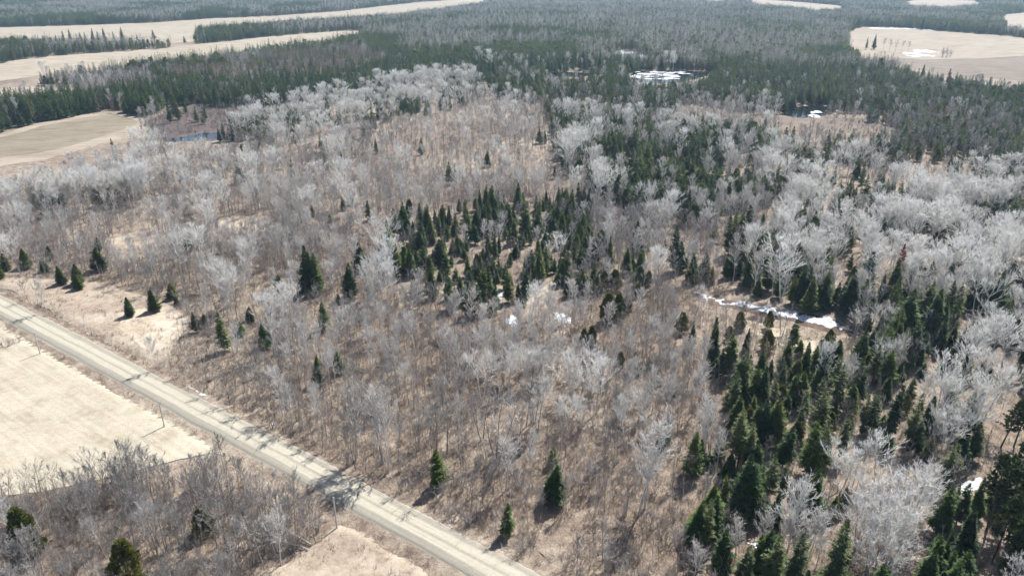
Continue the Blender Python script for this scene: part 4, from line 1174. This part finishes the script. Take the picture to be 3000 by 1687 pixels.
WIDE = dict(aspen=(0.9, 1.3), fir=(0.72, 1.2), cedar=(0.85, 1.2))
lastname = {}
for sp, i in objs:
    S = SPECIES[sp]
    tm, cm, hh = S['protos'][rr_.integers(len(S['protos']))]
    s = PH[i] / hh
    w = s * rr_.uniform(*WIDE.get(sp, (0.88, 1.18)))
    if sp == 'fir': w *= (9.0 / max(5.0, PH[i])) ** 0.45
    root = bpy.data.objects.new(S['name'], None)
    root.empty_display_size = 0.3
    root.location = (PX[i], PY[i], PZ[i])
    root.scale = (w, w, s)
    root.rotation_euler = (rr_.normal(0, 0.03), rr_.normal(0, 0.03), rr_.uniform(0, 6.283))
    col.objects.link(root)
    tag(root, LABEL[i], S['cat'], GROUP[i])
    pn = ('stems', 'crown') if sp in ('bush', 'willow') else ('trunk', 'crown')
    t = link(pn[0], tm, root); c = link(pn[1], cm, root)
    S['last'] = root

# ------------------------------------------------------------------ masses by geometry nodes
def scatter(name, protos, pts, idx, scl, rot):
    """one object of kind stuff: proto meshes instanced on points"""
    n = len(pts)
    me = bpy.data.meshes.new(name)
    me.vertices.add(n); me.vertices.foreach_set('co', np.asarray(pts, np.float32).ravel())
    a = me.attributes.new('proto', 'INT', 'POINT'); a.data.foreach_set('value', np.asarray(idx, np.int32))
    a = me.attributes.new('size', 'FLOAT_VECTOR', 'POINT'); a.data.foreach_set('vector', np.asarray(scl, np.float32).ravel())
    a = me.attributes.new('turn', 'FLOAT_VECTOR', 'POINT'); a.data.foreach_set('vector', np.asarray(rot, np.float32).ravel())
    me.update()
    o = tag(link(name, me), kind='stuff')
    ng = bpy.data.node_groups.new(name, 'GeometryNodeTree')
    ng.interface.new_socket('Geometry', in_out='INPUT', socket_type='NodeSocketGeometry')
    ng.interface.new_socket('Geometry', in_out='OUTPUT', socket_type='NodeSocketGeometry')
    L = ng.links.new
    gi = ng.nodes.new('NodeGroupInput'); go = ng.nodes.new('NodeGroupOutput')
    iop = ng.nodes.new('GeometryNodeInstanceOnPoints')
    L(gi.outputs[0], iop.inputs['Points'])
    jg = ng.nodes.new('GeometryNodeJoinGeometry')
    for pm in reversed(protos):
        po = bpy.data.objects.new(name + '_source', pm)
        oi = ng.nodes.new('GeometryNodeObjectInfo')
        oi.inputs['Object'].default_value = po
        oi.inputs['As Instance'].default_value = False
        g2 = ng.nodes.new('GeometryNodeGeometryToInstance')
        L(oi.outputs['Geometry'], g2.inputs[0]); L(g2.outputs[0], jg.inputs[0])
    L(jg.outputs[0], iop.inputs['Instance'])
    iop.inputs['Pick Instance'].default_value = True
    def attr(nm, dt):
        k = ng.nodes.new('GeometryNodeInputNamedAttribute'); k.data_type = dt; k.inputs['Name'].default_value = nm
        return next(s for s in k.outputs if s.enabled and s.name == 'Attribute')
    L(attr('proto', 'INT'), iop.inputs['Instance Index'])
    L(attr('size', 'FLOAT_VECTOR'), iop.inputs['Scale'])
    e = ng.nodes.new('FunctionNodeEulerToRotation')
    L(attr('turn', 'FLOAT_VECTOR'), e.inputs[0]); L(e.outputs[0], iop.inputs['Rotation'])
    L(iop.outputs[0], go.inputs[0])
    md = o.modifiers.new('scatter', 'NODES'); md.node_group = ng
    return o

MASS = dict(aspen='aspen_woods', birch='birch_woods', grey='grey_tree_woods', brown='brown_tree_woods', fir='fir_woods', spruce='spruce_woods', oldspruce='tall_spruce_woods', cedar='cedar_woods', pine='pine_woods', tam='tamarack_woods', bush='bush_undergrowth', willow='willow_undergrowth', snag='snag_woods')
def light(sp, gen, n=3):
    S = SPECIES[sp]
    return lambda: [(T.mesh(S['name'] + '_trunk', M[S['tm']]), C.mesh(S['name'] + '_crown', M[S['cm']])) for T, C in (gen(900 + 13 * k) for k in range(n))]
LIGHT = dict(
    aspen=light('aspen', lambda k: bare_tree(k, 10.0, 0.36, 2.4, 20, 6, 3, 0.54, 0.042, 0.13, trop=0.6, shape=0.7)),
    birch=light('birch', lambda k: bare_tree(k, 10.0, 0.28, 1.4, 15, 5, 3, 0.42, 0.036, 0.10, trop=0.5, shape=0.4)),
    grey=light('grey', lambda k: bare_tree(k, 10.0, 0.34, 1.6, 14, 5, 3, 0.48, 0.034, 0.10, trop=0.45, shape=0.45)),
    brown=light('brown', lambda k: bare_tree(k, 10.0, 0.36, 1.65, 11, 4, 3, 0.50, 0.036, 0.09, trop=0.45, shape=0.4)),
    fir=light('fir', lambda k: conifer(k, 10.0, 2.0, 22, 10, 3, droop=0.3, spray=0.42, ragged=0.35)),
    tam=light('tam', lambda k: tamarack(k, 10.0, 1.5, 14, 4, 4, 0.026)),
    cedar=light('cedar', lambda k: cedar(k, 10.0, 2.2, 700, size=0.75)))
total = 0
for sp, ids in rest.items():
    if not ids: continue
    S = SPECIES[sp]
    js = [join_meshes(S['name'] + '_whole', [(t, (0, 0), 1, 0), (c, (0, 0), 1, 0)]) for t, c, h in S['protos']]
    hs_ = [p[2] for p in S['protos']]
    ids = np.array(ids); n = len(ids); total += n
    k = rr_.integers(len(js), size=n)
    if sp in LIGHT:
        far_ = np.hypot(PX[ids], PY[ids]) > 300
        lp = LIGHT[sp]()
        js += [join_meshes(S['name'] + '_whole', [(t, (0, 0), 1, 0), (c, (0, 0), 1, 0)]) for t, c in lp]
        k[far_] = len(hs_) + rr_.integers(len(lp), size=int(far_.sum()))
        hs_ = hs_ + [10.0] * len(lp)
    s = PH[ids] / np.array(hs_)[k]
    lo, hi = WIDE.get(sp, (0.88, 1.18))
    w = s * rr_.uniform(lo, hi, n)
    scatter(MASS[sp], js, np.stack([PX[ids], PY[ids], PZ[ids]], -1), k, np.stack([w, w, s], -1), np.stack([rr_.normal(0, 0.02, n), rr_.normal(0, 0.02, n), rr_.uniform(0, 6.283, n)], -1))
print('individuals', len(objs), 'mass', total)

# far forest: whole small stands
def low_bare(seed, h, cr, tw): return bare_tree(seed, h, 0.3, cr, 13, 5, 3, 0.6, tw, 0.10, trop=0.5)
def low_fir(seed, h, rad): return conifer(seed, h, rad, 15, 8, 2, clear=0.06, spray=0.45, ragged=0.35)
def stand(seed, n, parts_):
    r = np.random.default_rng(seed)
    items = []
    names = [p[0] for p in parts_]; pr = np.array([p[1] for p in parts_]); pr = pr / pr.sum()
    g_ = [(a, b) for a in range(3) for b in range(3)]
    r.shuffle(g_)
    for q in range(n):
        kx, ky = g_[q % 9]
        nm = names[r.choice(len(names), p=pr)]
        tmesh, cmesh, h0 = LOW[nm][r.integers(len(LOW[nm]))]
        o_ = ((kx - 1) * 3.2 + r.uniform(-1.5, 1.5), (ky - 1) * 3.2 + r.uniform(-1.5, 1.5))
        s = r.uniform(0.7, 1.15); a = r.uniform(0, 6.28)
        items += [(tmesh, o_, s, a), (cmesh, o_, s, a)]
    return join_meshes('far_stand', items)
LOW = {}
def low(nm, gens, tm, cm): LOW[nm] = [(T.mesh(nm, M[tm]), C.mesh(nm, M[cm]), 1) for T, C in gens]
low('aspen', [low_bare(500 + k, 13.5, 2.6, 0.040) for k in range(2)], 'bark_pale', 'twig_pale')
low('birch', [low_bare(510 + k, 12.5, 1.5, 0.026) for k in range(2)], 'bark_birch', 'twig_birch')
low('grey', [low_bare(520 + k, 11.5, 1.5, 0.024) for k in range(2)], 'bark_grey', 'twig_grey')
low('tam', [tamarack(530 + k, 12.0, 1.6, 12, 4, 3, 0.032) for k in range(2)], 'bark_brown', 'twig_tam')
low('fir', [low_fir(540 + k, 12.5, 1.7) for k in range(3)], 'bark_dark', 'fir')
low('cedar', [cedar(550 + k, 9.0, 1.5, 260, size=0.8) for k in range(2)], 'bark_dark', 'cedar')
low('bush', [bush(560 + k, 3.0, 0.5, 8, 4, 2, 0.03) for k in range(2)], 'bark_brown', 'twig_bush')
KINDS = ['conifer', 'mixed', 'pale', 'grey', 'tam', 'shrub']
STANDS = []
for kname, recipe, n in (('conifer', [('fir', .85), ('cedar', .15), ('grey', .06)], 9), ('mixed', [('fir', .5), ('birch', .22), ('grey', .22), ('cedar', .2), ('tam', .08)], 9), ('pale', [('birch', .36), ('grey', .26), ('fir', .20), ('cedar', .34), ('tam', .08)], 9), ('grey', [('grey', .7), ('birch', .2), ('fir', .08)], 9), ('tam', [('tam', .7), ('fir', .2), ('grey', .2)], 9), ('shrub', [('bush', .8), ('grey', .2)], 9)):
    STANDS += [stand(600 + 10 * len(STANDS) + k, n, recipe) for k in range(3)]
FARMIX = {'belt': [.72, .1, 0, .08, .1, 0], 'tamband': [.2, .1, 0, .1, .6, 0], 'beltleft': [.1, .3, 0, .45, .15, 0], 'beltright': [.7, .2, 0, .1, 0, 0], 'far': [.38, .36, .10, .08, .06, .02], 'farpale': [.12, .42, .38, .03, .05, 0], 'midconifer': [.8, .2, 0, 0, 0, 0]}
fx, fy = grid_points(720, 3000, 9.0, 77)
b = blocked(fx, fy, 3)
fx, fy = fx[~b], fy[~b]
fz = zone_at(fx, fy)
r7 = np.random.default_rng(8)
ki = np.zeros(len(fx), int)
cl = fbm(fx / 95, fy / 130, 12, 3) * 3.2
u = np.clip(r7.uniform(size=len(fx)) * 0.35 + (0.5 + cl) * 0.65, 0, 0.999)
for i, q in enumerate(ZONES):
    k = fz == i
    cm_ = np.cumsum(FARMIX.get(q['name'], FARMIX['far'])); cm_ /= cm_[-1]
    ki[k] = np.searchsorted(cm_, u[k], side='right')
ki = np.minimum(ki, 5)
# low growth thins out along field edges
n = len(fx)
s = r7.uniform(0.85, 1.2, n)
scatter('distant_forest', STANDS, np.stack([fx, fy, np.zeros(n)], -1), ki * 3 + r7.integers(3, size=n), np.stack([s * 1.02, s * 1.02, s * r7.uniform(0.85, 1.15, n)], -1), np.stack([np.zeros(n), np.zeros(n), r7.integers(4, size=n) * math.pi / 2], -1))
print('far stands', n)

# saplings, brush and dry grass between the near trees
def undergrowth(name, protos, d0, d1, s, key, base_h, seed, scale=(0.7, 1.3)):
    r = np.random.default_rng(seed)
    x, y = grid_points(d0, d1, s, seed)
    b = blocked(x, y, -0.6, key == 'brush')
    if key == 'brush':
        b |= blocked(x, y, -0.6, False) & (r.uniform(size=len(x)) > (0.45 if 'grass' in name else 0.25))
    x, y = x[~b], y[~b]
    zi = zone_at(x, y)
    p = np.array([q[key] for q in ZONES])[zi] * np.clip(1 + 2.4 * fbm(x / 9, y / 9, seed + 4, 3), 0.05, 2)
    k = r.uniform(size=len(x)) < p
    x, y = x[k], y[k]; n = len(x)
    z = ground_h(x, y) if d1 < 400 else np.zeros(n)
    sc = r.uniform(*scale, n)
    scatter(name, protos, np.stack([x, y, z], -1), r.integers(len(protos), size=n), np.stack([sc, sc, sc], -1), np.stack([r.normal(0, 0.06, n), r.normal(0, 0.06, n), r.uniform(0, 6.283, n)], -1))
    print(name, n)
sap = [sapling(700 + k, 5.2, 8, 2, 0.014).mesh('sapling', M[('twig_brown', 'twig_grey', 'twig_birch')[k % 3]]) for k in range(6)]
undergrowth('sapling_undergrowth', sap, 60, 330, 1.45, 'sap', 4.6, 21, (0.5, 1.2))
undergrowth('far_sapling_undergrowth', sap, 330, 560, 2.8, 'sap', 4.6, 23, (0.7, 1.4))
brush = [join_meshes('brush', [(m_, (0, 0), 1, 0) for m_ in (T.mesh('brush', M['twig_bush' if k % 2 else 'twig_brown']), C.mesh('brush', M['twig_bush' if k % 2 else 'twig_brown']))]) for k in range(4) for T, C in [bush(720 + k, 1.1, 0.6, 9, 4, 0, 0.010)]]
undergrowth('brush_undergrowth', brush, 60, 260, 1.35, 'brush', 1.1, 31, (0.5, 1.4))
grass = [tuft(740 + k, 0.5, 22, 0.014).mesh('grass', M['straw']) for k in range(4)]
undergrowth('dry_grass', grass, 60, 240, 1.15, 'brush', 0.5, 41, (0.6, 1.6))

# ------------------------------------------------------------------ red dead fir
X, Y, h = place(1717.3 + 1588 / 3, 482.6 + 800 / 3, 482.6 + 400 / 3)
tm, cm, hh = SPECIES['fir']['protos'][4]
cm2 = cm.copy(); cm2.materials.clear(); cm2.materials.append(M['red'])
root = link('fir_tree', None); root.location = (X, Y, 0); s = h / hh; root.scale = (s * 0.6, s * 0.6, s)
tag(root, 'dead fir with rust-red needles rising among the silvery aspens', 'fir tree', 'rust-red dead fir')
link('trunk', tm, root); link('crown', cm2, root)

# ------------------------------------------------------------------ roadside poles
def pole(x, y, h, label):
    X, Y = (float(v) for v in ground_at(x, y))
    root = link('utility_pole', None); root.location = (X, Y, float(ground_h(np.array([X]), np.array([Y]))[0]))
    B = Build()
    zs = np.linspace(-0.3, h, 7)
    P = np.stack([np.full(7, 0.0), np.full(7, 0.0), zs], -1)
    rr = np.linspace(0.15, 0.105, 7)
    B.segs(P[:-1], P[1:], rr[:-1], rr[1:], 12)
    B.segs(P[-1:], P[-1:] + np.array([[0, 0, 0.05]]), [0.105], [0.02], 12)
    link('shaft', B.mesh('pole_shaft', M['pole']), root)
    B = Build()
    B.segs(np.array([[0, 0, h - 0.55]]), np.array([[0, 0, h - 0.47]]), [0.125], [0.125], 12)
    B.segs(np.array([[0.1, 0, h - 0.5]]), np.array([[0.24, 0, h - 0.45]]), [0.02], [0.02], 6)
    link('bracket', B.mesh('pole_bracket', M['metal']), root)
    B = Build()
    B.segs(np.array([[0.24, 0, h - 0.45], [0.24, 0, h - 0.38]]), np.array([[0.24, 0, h - 0.38], [0.24, 0, h - 0.30]]), [0.045, 0.03], [0.05, 0.035], 8)
    link('insulator', B.mesh('pole_insulator', M['ceramic']), root)
    tag(root, label, 'pole', 'poles along the near side of the road')
    return root
pole(118 / 1.16459, 1037 / 1.16459, 6.0, 'slim pale grey pole at the left edge of the road')
pole(482 / 1.16459, 1250 / 1.16459, 6.05, 'slim pole on the hay field between the other two poles')
pole(987.5 / 1.16459, 1547 / 1.16459, 6.4, 'pale pole at the end of the bottom thicket')

# ------------------------------------------------------------------ uprooted grey trees lying at the edge of the thicket
def fallen(x, y, x2, y2, seed, label):
    X, Y = (float(v) for v in ground_at(x, y)); X2, Y2 = (float(v) for v in ground_at(x2, y2))
    L = math.hypot(X2 - X, Y2 - Y)
    T, C = bare_tree(seed, L, 0.4, 1.0, 16, 5, 3, 0.6, 0.02, 0.11)
    root = link('fallen_tree', None)
    root.location = (X, Y, 0.35)
    root.rotation_euler = (0, R(84), math.atan2(Y2 - Y, X2 - X))
    link('trunk', T.mesh('fallen_trunk', M['bark_pale']), root); link('crown', C.mesh('fallen_crown', M['twig_pale']), root)
    tag(root, label, 'fallen tree', 'fallen trees in the bottom thicket')
fallen(775, 1385, 690, 1352, 801, 'grey fallen tree pointing left, lower of the pair by the field corner')
fallen(782, 1372, 712, 1340, 802, 'grey fallen tree pointing left, upper of the pair by the field corner')
fallen(655, 1368, 585, 1322, 803, 'pale fallen tree, lower of the two lying in the thicket')
fallen(662, 1352, 592, 1312, 804, 'pale fallen tree, upper of the two lying in the thicket')

# ------------------------------------------------------------------ air
def haze():
    x0, x1, y0, y1, z0, z1 = -5600, 5600, -1800, 6900, -2.0, CAM_H + 4
    V = [(x, y, z) for z in (z0, z1) for y in (y0, y1) for x in (x0, x1)]
    F = [(0, 2, 3, 1), (4, 5, 7, 6), (0, 1, 5, 4), (2, 6, 7, 3), (0, 4, 6, 2), (1, 3, 7, 5)]
    me = bpy.data.meshes.new('haze'); me.from_pydata(V, [], F); me.update()
    m = bpy.data.materials.new('haze_air'); m.use_nodes = True
    nt = m.node_tree; nt.nodes.remove(nt.nodes['Principled BSDF'])
    pv = nt.nodes.new('ShaderNodeVolumePrincipled')
    pv.inputs['Color'].default_value = (0.56, 0.79, 1.0, 1)
    pv.inputs['Density'].default_value = 0.00013
    pv.inputs['Anisotropy'].default_value = 0.2
    nt.links.new(pv.outputs[0], nt.nodes['Material Output'].inputs['Volume'])
    me.materials.append(m)
    tag(link('haze', me), kind='stuff')
haze()
